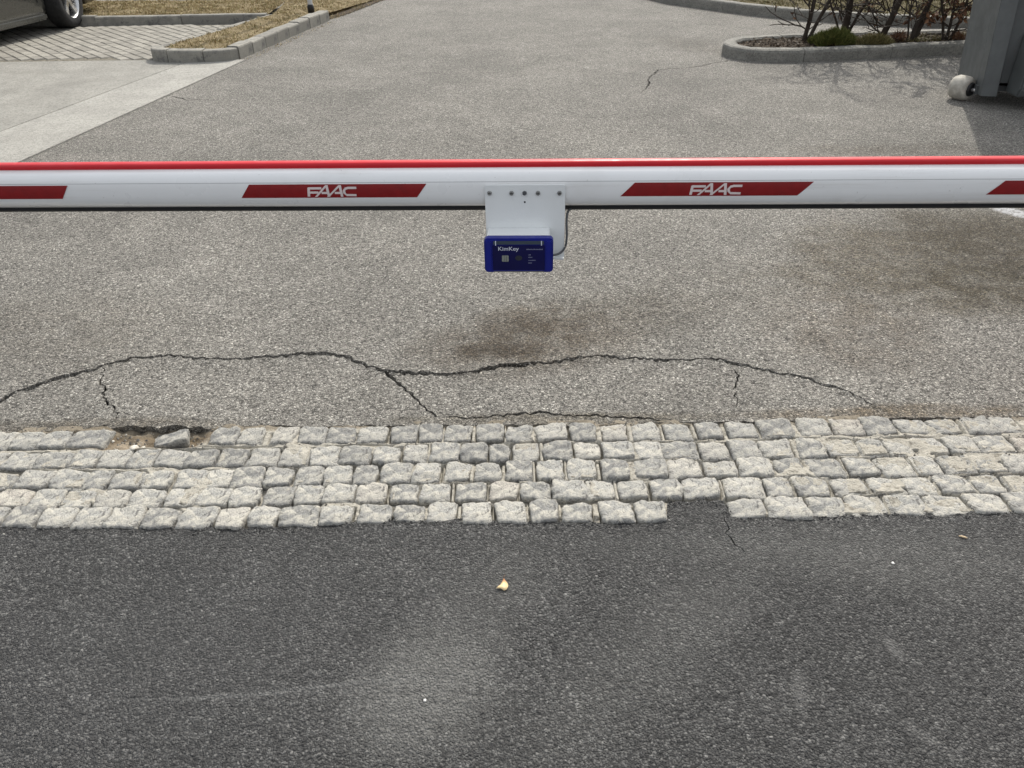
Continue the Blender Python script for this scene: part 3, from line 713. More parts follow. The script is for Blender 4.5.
def grass(name, poly, zf, n, hmin, hmax, mat, lean=.9, wid=.004, seedv=1, dens=None):
    r = random.Random(seedv); vs, fs = [], []; xs = [p[0] for p in poly]; ys = [p[1] for p in poly]; k = 0
    while k < n:
        x, y = r.uniform(min(xs), max(xs)), r.uniform(min(ys), max(ys)); k += 1
        if not inside((x, y), poly): continue
        if noise.noise(Vector((x*3.5, y*3.5, seedv))) < -.12 and r.random() < .7: continue
        h = r.uniform(hmin, hmax)*(1+.5*noise.noise(Vector((x*6, y*6, 4)))); a = r.uniform(0, 6.3); l = r.uniform(.1, lean)*h*1.4
        dx, dy = math.cos(a)*l, math.sin(a)*l; b = len(vs); z = zf(x, y)-.004; px, py = -math.sin(a+.6)*wid, math.cos(a+.6)*wid
        vs += [(x-px, y-py, z), (x+px, y+py, z), (x+dx*.45+px*.7, y+dy*.45+py*.7, z+h*.7), (x+dx*.45-px*.7, y+dy*.45-py*.7, z+h*.7), (x+dx, y+dy, z+h*.85)]
        fs += [(b, b+1, b+2, b+3), (b+3, b+2, b+4)]
    return pyd(name, vs, fs, mat, kind='stuff')
VL = [(-3.40, 8.16), (-3.3, 8.03), (-3.1, 8.01), (-2.86, 8.02), (-2.75, 8.08), (-2.3, 10.3), (-1.72, 12.4), (-1.3, 16), (-3.2, 16), (-2.95, 11.6), (-2.8, 10.1)]
def lfall(x, y):
    if y < 10.15: return 1
    xe = float(np.interp(y, [10.3, 12.4, 16], [-2.3, -1.72, -1.3])); f = max(0, min(1, (xe-x)/.4)); k = min(1, (y-10.15)/.3); return 1-k+k*f
zl = verge('left_verge', VL, .095, M_VERGE, fall=lfall)
VB = [(-9, 10.11), (-2.9, 10.25), (-2.93, 11.45), (-9, 11.6)]
zb = verge('back_verge', VB, .092, M_VERGE)
grass('dry_grass_on_left_verge', VL, zl, 60000, .008, .032, M_DRY, seedv=3)
grass('dry_grass_on_back_verge', VB, zb, 60000, .008, .032, M_DRY, seedv=5)
# dry soil feathering on to the drive past the last kerb stone
grass('dry_grass_spilling_on_drive', [(-2.25, 10.32), (-2.1, 10.4), (-1.6, 12.4), (-1.8, 12.4)], lambda x, y: 0.008, 2500, .01, .03, M_DRY, seedv=8)
sheet('soil_spill', [(-2.3, 10.32), (-2.2, 10.34), (-2.02, 10.8), (-1.62, 12.4), (-1.2, 16), (-1.4, 16), (-1.8, 12.4)], .007, M_SOIL)
zfill = lambda x, y: .03
grass('debris_along_left_kerb', [(-2.6, 8.0), (-2.48, 8.2), (-2.08, 10.2), (-2.16, 10.2)], lambda x, y: .004, 900, .004, .012, M_DRY, seedv=11, wid=.006)

# post standing in the verge
pg = G(311, 10, .1)
post = empty('signpost', (pg.x, pg.y, .09)); tag(post, 'slim galvanised post with black foot standing in the left verge', 'post')
cyl('pole', (0, 0, 0), (0, 0, 2.3), .03, M_POST, post, 16)
vs, fs = [], []; tube(vs, fs, [(0, 0, -.02), (0, 0, .05), (0, 0, .075)], [.042, .04, .033], 14); pyd('foot', vs, fs, M_BLACK, post, True)
cyl('cap', (0, 0, 2.3), (0, 0, 2.325), .034, M_BLACK, post, 16)

# ---------------------------------------------------------------- right: planted island with bare shrubs
ki = empty('kerb_of_shrub_island', (3, 7.9, 0)); ki['kind'] = 'structure'
ISL = [Vector((6.2, 8.72)), Vector((4.6, 8.60)), Vector((3.2, 8.46)), Vector((2.5, 8.38))]+[Vector((2.27, 8.31)), Vector((2.14, 8.17)), Vector((2.08, 7.98)), Vector((2.12, 7.80)), Vector((2.24, 7.68)), Vector((2.42, 7.62))]+[Vector((2.75, 7.60)), Vector((3.4, 7.68)), Vector((4.44, 7.84)), Vector((6.2, 8.08))]
kerb_run(ki, ISL, .13, .105, .9, mat=M_KERBD, round_=.022)
VI = [(6.2, 8.62), (4.6, 8.49), (3.2, 8.34), (2.5, 8.27), (2.33, 8.2), (2.25, 8.1), (2.2, 7.97), (2.24, 7.85), (2.32, 7.78), (2.46, 7.73), (2.75, 7.72), (3.4, 7.8), (4.44, 7.96), (6.2, 8.2)]
zi = verge('shrub_bed', VI, .085, M_SOIL, .05, .03)
def litter(name, poly, zf, n, s, mat, seedv):
    r = random.Random(seedv); vs, fs = [], []; xs = [p[0] for p in poly]; ys = [p[1] for p in poly]
    for _ in range(n):
        x, y = r.uniform(min(xs), max(xs)), r.uniform(min(ys), max(ys))
        if not inside((x, y), poly): continue
        leaf(vs, fs, Vector((x, y, zf(x, y)+.008)), Vector((r.gauss(0, 1), r.gauss(0, 1), r.gauss(0, .35))).normalized(), Vector((r.gauss(0, .5), r.gauss(0, .5), 1)), s*r.uniform(.6, 1.3))
    return pyd(name, vs, fs, mat, kind='stuff')
def leaf(vs, fs, p, d, n, s):
    w = d.cross(n).normalized()*s*.28; n = w.cross(d).normalized(); b = len(vs)
    vs += [p, p+d*s*.45+w+n*s*.1, p+d*s, p+d*s*.45-w+n*s*.1, p+d*s*.5-n*s*.04]
    fs += [(b, b+1, b+4), (b+1, b+2, b+4), (b+2, b+3, b+4), (b+3, b, b+4)]
litter('leaf_litter_in_shrub_bed', VI, zi, 5200, .03, M_LITTER, 3)
grass('sparse_grass_in_shrub_bed', [(2.95, 7.82), (4.9, 8.1), (4.9, 8.3), (2.95, 8.1)], zi, 6000, .02, .06, M_OLIVE, seedv=21)

def shrub(px, stems, height, seedv, label, leaves=0, lsize=.05, thick=.02, low=0):
    g = G(*px, .1); r = random.Random(seedv)
    root = empty('bare_shrub', (g.x, g.y, zi(g.x, g.y))); tag(root, label, 'shrub', 'bare shrubs in the right island')
    tv, tf, lv, lf = [], [], [], []; tips = []
    def twig(p, d, L, rad, lev):
        pts = [p]; rs = [rad]; n = max(3, int(L/.07)); c = p.copy(); dd = d.copy()
        for i in range(n):
            dd = (dd+Vector((r.gauss(0, .2), r.gauss(0, .2), r.gauss(.05, .15)))).normalized(); c = c+dd*(L/n); pts.append(c.copy()); rs.append(rad*(1-.7*(i+1)/n)+.002)
            if lev < 2 and r.random() < (.5 if lev == 0 else .45):
                ax = Vector((r.gauss(0, 1), r.gauss(0, 1), r.gauss(.15, .5))).normalized(); twig(c.copy(), (dd*.55+ax*.85).normalized(), L*r.uniform(.35, .65), rs[-1]*.6, lev+1)
            if lev > 0: tips.append((c.copy(), dd.copy()))
        tube(tv, tf, pts, rs, 4, False)
    for (dx, dy, hh, th) in stems:
        n = 12; pts, rs = [], []; d = Vector((dx, dy, 1)).normalized(); c = Vector((dx*.05, dy*.05, -.05)); ph = r.uniform(0, 6)
        H = height*hh
        for i in range(n+1):
            f = i/n; pts.append(c.copy()); rs.append(thick*th*(1-.68*f)*(1.25 if i == 0 else 1))
            d = (d+Vector((.07*math.sin(ph+f*7)+r.gauss(0, .05), r.gauss(0, .06), .04))).normalized(); c = c+d*(H/n)
            if i >= 2:
                for _ in range(r.choice((0, 1, 1, 2)) if f > .3 else r.choice((0, 1, 1, 1))):
                    ax = Vector((r.gauss(0, 1), r.gauss(0, 1), r.gauss(.3, .4))).normalized(); twig(c.copy(), (d*.5+ax*.8).normalized(), r.uniform(.25, .55)*height*.6, rs[-1]*.5, 0)
        tubeo('stem', pts, rs, M_BARK, root, 8)
    for _ in range(low):
        a = r.uniform(0, 6.3); twig(Vector((0, 0, r.uniform(.03, .3))), Vector((math.cos(a), math.sin(a)*.7, r.uniform(.1, .8))).normalized(), r.uniform(.25, .5), .006, 0)
    pyd('twigs', tv, tf, M_BARK, root)
    for _ in range(leaves):
        p, d = r.choice(tips); leaf(lv, lf, p, (d+Vector((r.gauss(0, .7), r.gauss(0, .7), r.gauss(-.4, .6)))).normalized(), Vector((r.gauss(0, 1), r.gauss(0, 1), 1)), lsize*r.uniform(.6, 1.2))
    if leaves: pyd('withered_leaves', lv, lf, M_DEAD, root)
    return root
shrub((804, 39), [(-.02, 0, 1, .9), (.42, .1, .95, .8)], 1.35, 4, 'bare shrub of two spreading thin stems beside the evergreen tuft', 40, .04, .026, 6)
shrub((843, 34), [(.04, 0, 1, 1.3), (.3, -.1, .9, .55), (-.25, .2, .8, .4)], 1.5, 12, 'bare shrub with thick upright stem rising behind the evergreen tuft', 30, .04, .03, 8)
shrub((879, 37), [(.22, 0, 1, 1.1), (.55, .1, .7, .55)], 1.45, 23, 'bare shrub with leaning thick stem and many side twigs', 120, .045, .03, 11)
shrub((910, 40), [(.12, 0, 1, .95), (.3, .05, 1, .95), (-.12, .1, .6, .4)], 1.45, 31, 'bare shrub with two dark stems forking from one foot', 160, .045, .024, 6)
shrub((945, 40), [(-.2, 0, .9, .75), (.12, .1, 1, .8), (.42, 0, .9, .75)], 1.25, 42, 'shrub of three thin stems still hung with brown withered leaves', 1700, .065, .02, 10)
shrub((1000, 40), [(-.1, 0, .9, .8), (.2, .1, 1, .8)], 1.2, 55, 'shrub with brown leaves half hidden behind the grey container', 1100, .065, .02, 8)
# evergreen tuft
def tuft(px, rx, ry, h, n, mat, seedv, name, label, cat='plant'):
    g = G(*px, .1); r = random.Random(seedv); zz = zi(g.x, g.y); root = empty(name, (g.x, g.y, zz)); tag(root, label, cat)
    vs, fs, sv, sf = [], [], [], []
    for _ in range(n):
        a = r.uniform(0, 6.3); q = math.sqrt(r.random())*(.8+.35*noise.noise(Vector((math.cos(a)*2, math.sin(a)*2, seedv)))); x, y = math.cos(a)*q*rx, math.sin(a)*q*ry
        z = h*max(0, 1-q*q)*r.uniform(.3, 1.)*(1+.5*noise.noise(Vector((x*14, y*14, seedv)))); d = Vector((x/rx*.8+r.gauss(0, .4), y/ry*.8+r.gauss(0, .4), r.uniform(.3, 1.2))).normalized()
        s = r.uniform(.025, .06); w = d.cross(Vector((r.gauss(0, 1), r.gauss(0, 1), r.gauss(0, 1)))).normalized()*.0035; p = Vector((x, y, z)); b = len(vs)
        vs += [p-w, p+w, p+d*s]; fs.append((b, b+1, b+2))
    for k in range(9):
        a = r.uniform(0, 6.3); tube(sv, sf, [Vector((0, 0, -.02)), Vector((math.cos(a)*rx*.4, math.sin(a)*ry*.4, h*.35)), Vector((math.cos(a)*rx*.8, math.sin(a)*ry*.8, h*.4))], [.008, .005, .002], 4, False)
    pyd('foliage', vs, fs, mat, root); pyd('branches', sv, sf, M_BARK, root)
tuft((833, 44), .26, .14, .13, 7500, M_GREEN, 2, 'evergreen_tuft', 'low green evergreen tuft at the foot of the bare shrubs')
tuft((872, 44), .25, .12, .10, 3500, M_OLIVE, 5, 'dry_grass_tuft', 'olive dry grass tuft beside the green evergreen tuft')
tuft((897, 42), .09, .06, .1, 260, M_DEAD, 6, 'withered_clump', 'small clump of red brown withered leaves between bare shrubs')
tuft((958, 40), .09, .06, .1, 260, M_DEAD, 9, 'withered_clump', 'small clump of red brown withered leaves beside the grey container')

# far kerb and lawn behind the island
kf = empty('kerb_of_far_lawn', (3.5, 10, 0)); kf['kind'] = 'structure'
FK = [G(q[0], q[1]).xy for q in ((640, -3), (665, 3.5), (700, 8.5), (750, 15.5), (800, 20.5), (860, 24.5), (920, 27.5), (985, 30))]
FK = [FK[0]+(FK[0]-FK[1])*2]+FK+[FK[-1]+(FK[-1]-FK[-2])*3]
kerb_run(kf, FK, .12, .115, 1., mat=M_KERBD, round_=.02)
VF = [(p.x+.06, p.y+.1) for p in FK]+[(12, 8.5), (12, 18), (2, 18)]
M_LAWN = soil_mat('lawn_soil', (.1, .085, .045), (.17, .14, .075))
zf_ = verge('far_lawn', VF, .1, M_LAWN, .12)
VN = [(p.x+.06, p.y+.1) for p in FK]+[(9, 8.6), (9, 12.6), (1.9, 12.6)]
grass('dry_grass_on_far_lawn', VN, zf_, 90000, .01, .045, M_OLIVE, seedv=31)

# ---------------------------------------------------------------- barrier arm
L3 = CAM+ray(0, 187.6)*(1.49/FPX); R3 = CAM+ray(1024, 182.2)*(1.41/FPX)
ex = (R3-L3).normalized(); ey = Vector((-ex.y, ex.x, 0)).normalized(); ez = ex.cross(ey).normalized()
O3 = (L3+R3)/2
MA = Matrix(((ex.x, ey.x, ez.x, O3.x), (ex.y, ey.y, ez.y, O3.y), (ex.z, ey.z, ez.z, O3.z), (0, 0, 0, 1)))
MAI = MA.inverted()
def LP(u, v, yl):                               # pixel -> (s, z) on the arm's own plane y = yl
    c = MAI @ CAM; q = MAI.to_3x3() @ ray(u, v); p = c+q*((yl-c.y)/q.y); return p.x, p.z
BA, BB = .029, .0378                             # beam half depth, half height
def surf(s, z, off=0.):
    z = max(-BB*.999, min(BB*.999, z)); e = 2.5
    y = -BA*(1-abs(z/BB)**e)**(1/e)
    gy, gz = -abs(y/BA)**(e-1)/BA, math.copysign(abs(z/BB)**(e-1), z)/BB; l = math.hypot(gy, gz)
    return Vector((s, y+gy/l*off, z+gz/l*off))
arm = empty('boom_barrier'); arm.matrix_world = MA
tag(arm, 'white parking barrier arm with red top edge and red sticker stripes', 'barrier arm')
S0, S1 = -2.35, 2.45
def extrude(name, prof, s0, s1, mat, parent, smooth=True, step=None):
    n = len(prof); m = 1 if not step else max(1, int((s1-s0)/step)); vs, fs = [], []
    for i in range(m+1):
        for (y, z) in prof: vs.append((s0+(s1-s0)*i/m, y, z))
    for i in range(m):
        for j in range(n): a = i*n+j; b = i*n+(j+1) % n; fs.append((a, b, b+n, a+n))
    fs.append(tuple(range(n))[::-1]); fs.append(tuple(m*n+j for j in range(n)))
    o = pyd(name, vs, fs, mat, parent, smooth)
    if smooth:
        for p in o.data.polygons[-2:]: p.use_smooth = False
    return o
prof = []
for i in range(56):
    t = 2*PI*i/56; c, s_ = math.cos(t), math.sin(t); e = 2/2.5
    prof.append((BA*math.copysign(abs(c)**e, c), BB*math.copysign(abs(s_)**e, s_)))
extrude('beam', prof, S0, S1, M_WHITE, arm)
rp = [(.0105*math.copysign(abs(math.cos(2*PI*i/20))**.7, math.cos(2*PI*i/20)), .041+.0066*math.copysign(abs(math.sin(2*PI*i/20))**.7, math.sin(2*PI*i/20))) for i in range(20)]
extrude('red_edge_profile', rp, S0+.004, S1-.004, M_RED, arm)
kp = [(-.009, -.030), (-.009, -.0435), (-.006, -.047), (.006, -.047), (.009, -.0435), (.009, -.030)]
extrude('rubber_bottom_strip', kp, S0+.003, S1-.003, M_BLACK, arm, False)
# seam of the snap-in cover
zs = LP(300, 182.6, -.0265)[1]
vs = []; fs = []
for s in (S0+.01, S1-.01):
    for dz in (-.00045, .00045): vs.append(surf(s, zs+dz, .00025))
pyd('cover_seam', vs, [(0, 2, 3, 1)], mat_plain('seam_shadow_gap', (.42, .42, .42), .7), arm)
zt = LP(300, 184.3, -.028)[1]; zbm = LP(300, 197.6, -.028)[1]
print('sticker z', zs, zt, zbm)
STR = [[(98, 190), (108, 112)], [(104, 118), (216, 118)], [(104, 154), (186, 154)], [(160, 192), (258, 96)], [(262, 92), (272, 192)], [(212, 158), (268, 158)], [(264, 192), (371, 96)], [(375, 92), (384, 192)], [(325, 158), (380, 158)],
       [(512, 115), (445, 115), (418, 122), (406, 140), (408, 160), (424, 176), (506, 178)]]
def sticker(s_bl, s_br, lean, letter_c):
    nz, ns = 6, 24; vs, fs = [], []
    for j in range(nz+1):
        z = zbm+(zt-zbm)*j/nz
        for i in range(ns+1): s = s_bl+lean*j/nz+(s_br-s_bl)*i/ns; vs.append(surf(s, z, .0006))
    for j in range(nz):
        for i in range(ns): a = j*(ns+1)+i; fs.append((a, a+1, a+ns+2, a+ns+1))
    st = pyd('sticker', vs, fs, M_STICK, arm, True)
    # lettering
    k = (zt-zbm)*.86/100.; H0 = 143; lv, lf = [], []; off = .0009
    hw = 9.5
    for line in STR:
        for (x0, y0), (x1, y1) in zip(line, line[1:]):
            a, b = Vector((x0, y0)), Vector((x1, y1)); t = (b-a).normalized(); nr = Vector((-t.y, t.x))*hw
            if abs(t.y) > .5: nr = Vector((hw*1.15, 0))
            if len(line) > 2: a, b = a-t*2.5, b+t*2.5
            m = 6; bs = len(lv)
            for i in range(m+1):
                c = a.lerp(b, i/m)
                for sg in (-1, 1):
                    q = c+nr*sg; lv.append(surf(letter_c+(q.x-306)*k, (zt+zbm)/2-(q.y-H0)*k, off))
            for i in range(m): lf.append((bs+2*i, bs+2*i+1, bs+2*i+3, bs+2*i+2))
            off += .00004
    # orient outwards
    o = pyd('lettering', lv, lf, M_LETTER, st)
    return st
spx = lambda u: LP(u, 191, -.0285)[0]
sticker(spx(240), spx(416.5), spx(427)-spx(416.5), spx(332.5))
sticker(spx(620.5), spx(798), spx(813)-spx(799), spx(716))
sticker(spx(60)-(spx(416.5)-spx(240)), spx(60), spx(69.5)-spx(60), spx(-26))
sticker(spx(987), spx(987)+(spx(798)-spx(620.5)), spx(1002)-spx(987), spx(1085))
period = spx(620.5)-spx(240)
sticker(spx(60)-(spx(416.5)-spx(240))-period, spx(60)-period, .02, spx(-26)-period)
sticker(spx(987)+period, spx(987)+period+.33, .026, spx(1085)+period)

# barrier housing and tip rest, both outside the picture, carry the arm
hb = MA @ Vector((S1-.05, 0, 0))
hs = empty('barrier_housing', (hb.x+.03, hb.y+.2, 0), math.atan2(ex.y, ex.x)); tag(hs, 'red and grey barrier housing that carries the arm', 'barrier housing')
bm = bmesh.new(); box(bm, (0, 0, .56), (.27, .24, 1.12)); bmo('cabinet', bm, M_RED, hs, bevel=.02, seg=3)
boxo('base_plate', (0, 0, -.004), (.36, .34, .03), M_STEEL, hs, .004)
bm = bmesh.new(); box(bm, (0, 0, 1.145), (.29, .26, .05)); bmo('lid', bm, M_CONT2, hs, bevel=.012)
bm = bmesh.new(); box(bm, (-.02, -.16, hb.z), (.16, .085, .13)); bmo('arm_pocket', bm, M_BLACK, hs, bevel=.01)
tb = MA @ Vector((S0+.12, 0, 0))
tr = empty('arm_rest_post', (tb.x, tb.y, 0), math.atan2(ex.y, ex.x)); tag(tr, 'steel fork post that the tip of the barrier arm rests in', 'post')
cyl('pole', (0, 0, -.03), (0, 0, tb.z-.075), .03, M_STEEL, tr)
bm = bmesh.new(); box(bm, (0, 0, tb.z-.062), (.06, .1, .035)); box(bm, (0, -.042, tb.z-.02), (.06, .014, .09)); box(bm, (0, .042, tb.z-.02), (.06, .014, .09)); bmo('fork', bm, M_BLACK, tr)

# ---------------------------------------------------------------- card reader on its bracket
rd = empty('card_reader'); rd.matrix_world = MA
tag(rd, 'blue card reader on light grey mounting plate bolted to the barrier arm', 'card reader')
yp = -.0305
def prism(name, outline, y0, y1, mat, bevel=0, parent=rd):
    n = len(outline); bm = bmesh.new(); A = [bm.verts.new((x, y0, z)) for x, z in outline]; B = [bm.verts.new((x, y1, z)) for x, z in outline]
    bm.faces.new(A); bm.faces.new(B[::-1])
    for i in range(n): bm.faces.new((A[i], B[i], B[(i+1) % n], A[(i+1) % n]))
    bmesh.ops.recalc_face_normals(bm, faces=bm.faces[:])
    if bevel: bmesh.ops.bevel(bm, geom=[e for e in bm.edges if abs(e.verts[0].co.y-e.verts[1].co.y) < 1e-6], offset=bevel, segments=2, affect='EDGES')
    return bmo(name, bm, mat, parent)
def rrect(x0, x1, z0, z1, r, n=5):
    o = []
    for cx, cz, a in ((x1-r, z1-r, 0), (x0+r, z1-r, PI/2), (x0+r, z0+r, PI), (x1-r, z0+r, 1.5*PI)):
        for i in range(n+1): t = a+PI/2*i/n; o.append((cx+r*math.cos(t), cz+r*math.sin(t)))
    return o
px0, pz1 = LP(484.5, 184.5, yp); px1, _ = LP(565.5, 184.5, yp); _, pz0 = LP(520, 258, yp)
prism('mounting_plate', rrect(px0, px1, pz0, pz1, .004), yp-.003, yp, M_PLATE, .0006)
for i, u in enumerate((489.5, 511.5, 524.5, 538, 559.5)):
    s, z = LP(u, 193.2, yp-.004); bm = bmesh.new()
    bmesh.ops.create_cone(bm, cap_ends=True, segments=12 if i != 2 else 6, radius1=.0046, radius2=.0036, depth=.004)
    bmesh.ops.rotate(bm, verts=bm.verts, matrix=Matrix.Rotation(PI/2, 3, 'X')); bmesh.ops.translate(bm, verts=bm.verts, vec=(s, yp-.005, z))
    sc_ = bmo('screw', bm, M_STEEL if i != 2 else M_CABLE, rd)
    if i != 2: boxo('slot', (s, yp-.0072, z), (.005, .0006, .0011), M_BLACK, sc_)
s, z = LP(524.8, 202.0, yp-.003); cyl('drill_hole', (s, yp-.0005, z), (s, yp-.0034, z), .0018, M_BLACK, rd, 10)
yf = yp-.058                                     # front of the reader
bx0, bz1 = LP(483.6, 239, yf); bx1, _ = LP(553.4, 239, yf); _, bz0 = LP(518, 272.6, yf)
print('reader size', bx1-bx0, bz1-bz0, 'plate', px1-px0, pz1-pz0)
# white spacer box behind
prism('spacer_box', rrect(bx0+.004, bx1-.006, bz0+.008, bz1-.001, .004), yf+.018, yp-.0031, M_PLATE, .0012)
prism('housing', rrect(bx0, bx1, bz0, bz1, .007), yf, yf+.018, M_BLUE, .0025)
cw = (bx1-bx0)*.13; ix0, ix1 = bx0+cw*.95, bx1-cw*.95
prism('front_panel', rrect(ix0, ix1, bz0+.005, bz1-.0125, .0015), yf-.0008, yf+.002, M_NAVY, .0003)
prism('end_cap', rrect(bx0+.0012, ix0-.0008, bz0+.002, bz1-.002, .005), yf-.0032, yf+.003, M_BLUE, .0022)
prism('end_cap', rrect(ix1+.0008, bx1-.0012, bz0+.002, bz1-.002, .005), yf-.0032, yf+.003, M_BLUE, .0022)
prism('top_bar', rrect(ix0+.001, ix1-.001, bz1-.0115, bz1-.0035, .001), yf-.0006, yf+.003, mat_plain('grey_plastic_bar', (.05, .068, .09), .35), .0006)
for sx in (ix0+.006, ix1-.006): prism('clip', rrect(sx-.0009, sx+.0009, bz1-.0125, bz1-.004, .0006), yf-.0016, yf, M_PRINT, 0)
prism('bottom_strip', rrect(ix0+.001, ix1-.001, bz0+.0012, bz0+.0034, .0006), yf-.0006, yf+.003, M_CHROME, 0)
W = ix1-ix0; Hh = bz1-bz0
def text(body, x, z, size, yv, parent, mat, sx=1.):
    cv = bpy.data.curves.new('t', 'FONT'); cv.body = body; cv.size = size; cv.offset = size*.005
    ob = bpy.data.objects.new('t', cv); COL.objects.link(ob); bpy.context.view_layer.update()
    me = bpy.data.meshes.new_from_object(ob.evaluated_get(bpy.context.evaluated_depsgraph_get())); bpy.data.objects.remove(ob)
    for v in me.vertices: v.co = (x+v.co.x*sx, yv, z+v.co.y)
    return link('lettering', me, mat, parent)
cell = lambda fx, fz: (bx0+(bx1-bx0)*fx, bz1-Hh*fz)
x, z = cell(.20, .335); text('KimKey', x, z, .0112, yf-.0011, rd, M_PRINT, 1.08)
def dashes(rows):                               # print too small to read in the photograph
    vs, fs = [], []; r = random.Random(3)
    for fx, fz, wd, hgt in rows:
        x, z = cell(fx, fz); xe = x+wd
        while x < xe:
            w = r.uniform(.0007, .0013); b = len(vs); hh = hgt*r.uniform(.55, 1)
            vs += [(x, yf-.0011, z), (x+w, yf-.0011, z), (x+w, yf-.0011, z+hh), (x, yf-.0011, z+hh)]; fs.append((b, b+1, b+2, b+3)); x += w+r.uniform(.0003, .0007)
    return pyd('small_print', vs, fs, mat_plain('faint_print', (.2, .21, .32), .6), rd)
dashes([(.61, .315, .030, .0024), (.64, .475, .004, .0022), (.64, .545, .007, .0022), (.64, .635, .0135, .0022), (.64, .715, .007, .0022)])
x, z = cell(.305, .57); ch = prism('chip_contact', rrect(x-.0062, x+.0062, z-.0062, z+.0062, .0015), yf-.0013, yf, M_GOLD)
for q in (-.002, .002): boxo('groove', (x+q, yf-.0014, z), (.0006, .0004, .011), M_CABLE, ch)
x, z = cell(.5, .555); prism('sensor_window', [(x+.0066*math.cos(t*PI/10), z+.005*math.sin(t*PI/10)) for t in range(20)], yf-.0012, yf, M_DARKICON)
# cable looping from the arm into the back of the reader
cp = [(573, 208.5, .0), (570, 209.5, -.012), (567.5, 213, -.024), (566.5, 222, yp), (566.8, 236, yp-.004), (565.5, 246, yp-.006), (561.5, 252, yp-.01), (556.5, 254.5, yp-.02), (551, 255, yp-.03)]
pts = [(lambda q, y: Vector((q[0], y, q[1])))(LP(u, v, y), y) for u, v, y in cp]
sm = []
for i in range(len(pts)-1):
    p0, p1, p2, p3 = pts[max(0, i-1)], pts[i], pts[i+1], pts[min(len(pts)-1, i+2)]
    for k in range(5):
        t = k/5; sm.append(.5*((2*p1)+(p2-p0)*t+(2*p0-5*p1+4*p2-p3)*t*t+(3*p1-p0-3*p2+p3)*t**3))
sm.append(pts[-1]); tubeo('cable', sm, [.0022]*len(sm), M_CABLE, rd, 8)
tx0, tz = LP(552, 260.5, yp-.006); tx1, _ = LP(563.5, 260.5, yp-.006)
boxo('plate_lip', ((tx0+tx1)/2, yp-.008, pz0+.0035), (tx1-tx0, .009, .0035), M_PLATE, rd, .0006)

# ---------------------------------------------------------------- grey roller container on the right
cb = G(980, 95.5, .075)
q = ray(1002, 0); t_ = (cb.y-.0-CAM.y)/q.y; ct = CAM+q*t_
lean = (ct.x-cb.x)/(ct.z-cb.z)
print('container corner', cb, 'lean', lean)
ca = math.atan2(-.02, .98)
cont = empty('waste_container', (cb.x, cb.y, 0), math.radians(-11.5)); tag(cont, 'grey metal waste container on white rollers beside the shrub island', 'container')
ln = lean
CH = 1.75
def hexa(name, b, t, mat, bevel=.008, parent=cont):
    bm = bmesh.new(); V = [bm.verts.new(p) for p in b+t]
    for f in ((3, 2, 1, 0), (4, 5, 6, 7), (0, 1, 5, 4), (1, 2, 6, 5), (2, 3, 7, 6), (3, 0, 4, 7)): bm.faces.new([V[i] for i in f])
    bmesh.ops.recalc_face_normals(bm, faces=bm.faces[:]); return bmo(name, bm, mat, parent, bevel=bevel)
z0, zt_ = .07, CH
d_ = ln*(CH-z0)
Lc = 2.6; Dc = .62
hexa('corner_post', [(.001, 0, z0), (.115, 0, z0), (.115, .12, z0), (0, .12, z0)], [(d_, 0, zt_), (.115+d_, 0, zt_), (.115+d_, .12, zt_), (d_, .12, zt_)], M_CONT2, .003)
hexa('end_wall', [(.002, .121, z0), (.05, .121, z0), (.05, Dc, z0), (.002, Dc, z0)], [(.002+d_, .121, zt_), (.05+d_, .121, zt_), (.05+d_, Dc, zt_), (.002+d_, Dc, zt_)], M_CONT2, .004)
hexa('front_wall', [(.116, .035, z0+.09), (Lc, .035, z0+.09), (Lc, .08, z0+.09), (.116, .08, z0+.09)], [(.116+d_, .035, zt_), (Lc, .035, zt_), (Lc, .08, zt_), (.116+d_, .08, zt_)], M_CONT, .004)
hexa('back_wall', [(.05, Dc-.04, z0), (Lc, Dc-.04, z0), (Lc, Dc, z0), (.05, Dc, z0)], [(.05+d_, Dc-.04, zt_), (Lc, Dc-.04, zt_), (Lc, Dc, zt_), (.05+d_, Dc, zt_)], M_CONT, .004)
hexa('far_wall', [(Lc+.001, .0, z0), (Lc+.05, 0, z0), (Lc+.05, Dc, z0), (Lc+.001, Dc, z0)], [(Lc+.001, 0, zt_), (Lc+.05, 0, zt_), (Lc+.05, Dc, zt_), (Lc+.001, Dc, zt_)], M_CONT, .004)
hexa('floor_pan', [(.12, .09, z0+.02), (Lc, .09, z0+.02), (Lc, Dc-.05, z0+.02), (.12, Dc-.05, z0+.02)], [(.12, .09, z0+.06), (Lc, .09, z0+.06), (Lc, Dc-.05, z0+.06), (.12, Dc-.05, z0+.06)], M_CONT, 0)
# bulging lower box with sloped shoulder
bm = bmesh.new(); pr = [(.033, z0+.03), (-.13, z0+.03), (-.15, z0+.09), (-.14, z0+.33), (.033, z0+.45)]
A = [bm.verts.new((.17+.35*max(0, .033-y)*.5, y, z)) for y, z in pr]; B = [bm.verts.new((Lc-.1, y, z)) for y, z in pr]; bm.faces.new(A); bm.faces.new(B[::-1])
for i in range(5): bm.faces.new((A[i], B[i], B[(i+1) % 5], A[(i+1) % 5]))
bmesh.ops.recalc_face_normals(bm, faces=bm.faces[:]); bmo('lower_bulge', bm, M_CONT, cont, bevel=.012)
hatch = prism('hatch', rrect(.27, 1.3, .56, 1.3, .06), .012, .034, M_CONT, .006, cont)
vs, fs = [], []; rr_ = rrect(.255, 1.315, .545, 1.315, .07); tube(vs, fs, [Vector((x, .03, z)) for x, z in rr_]+[Vector((rr_[0][0], .03, rr_[0][1]))], [.011]*(len(rr_)+1), 6); pyd('hatch_seal', vs, fs, M_BLACK, hatch, True)
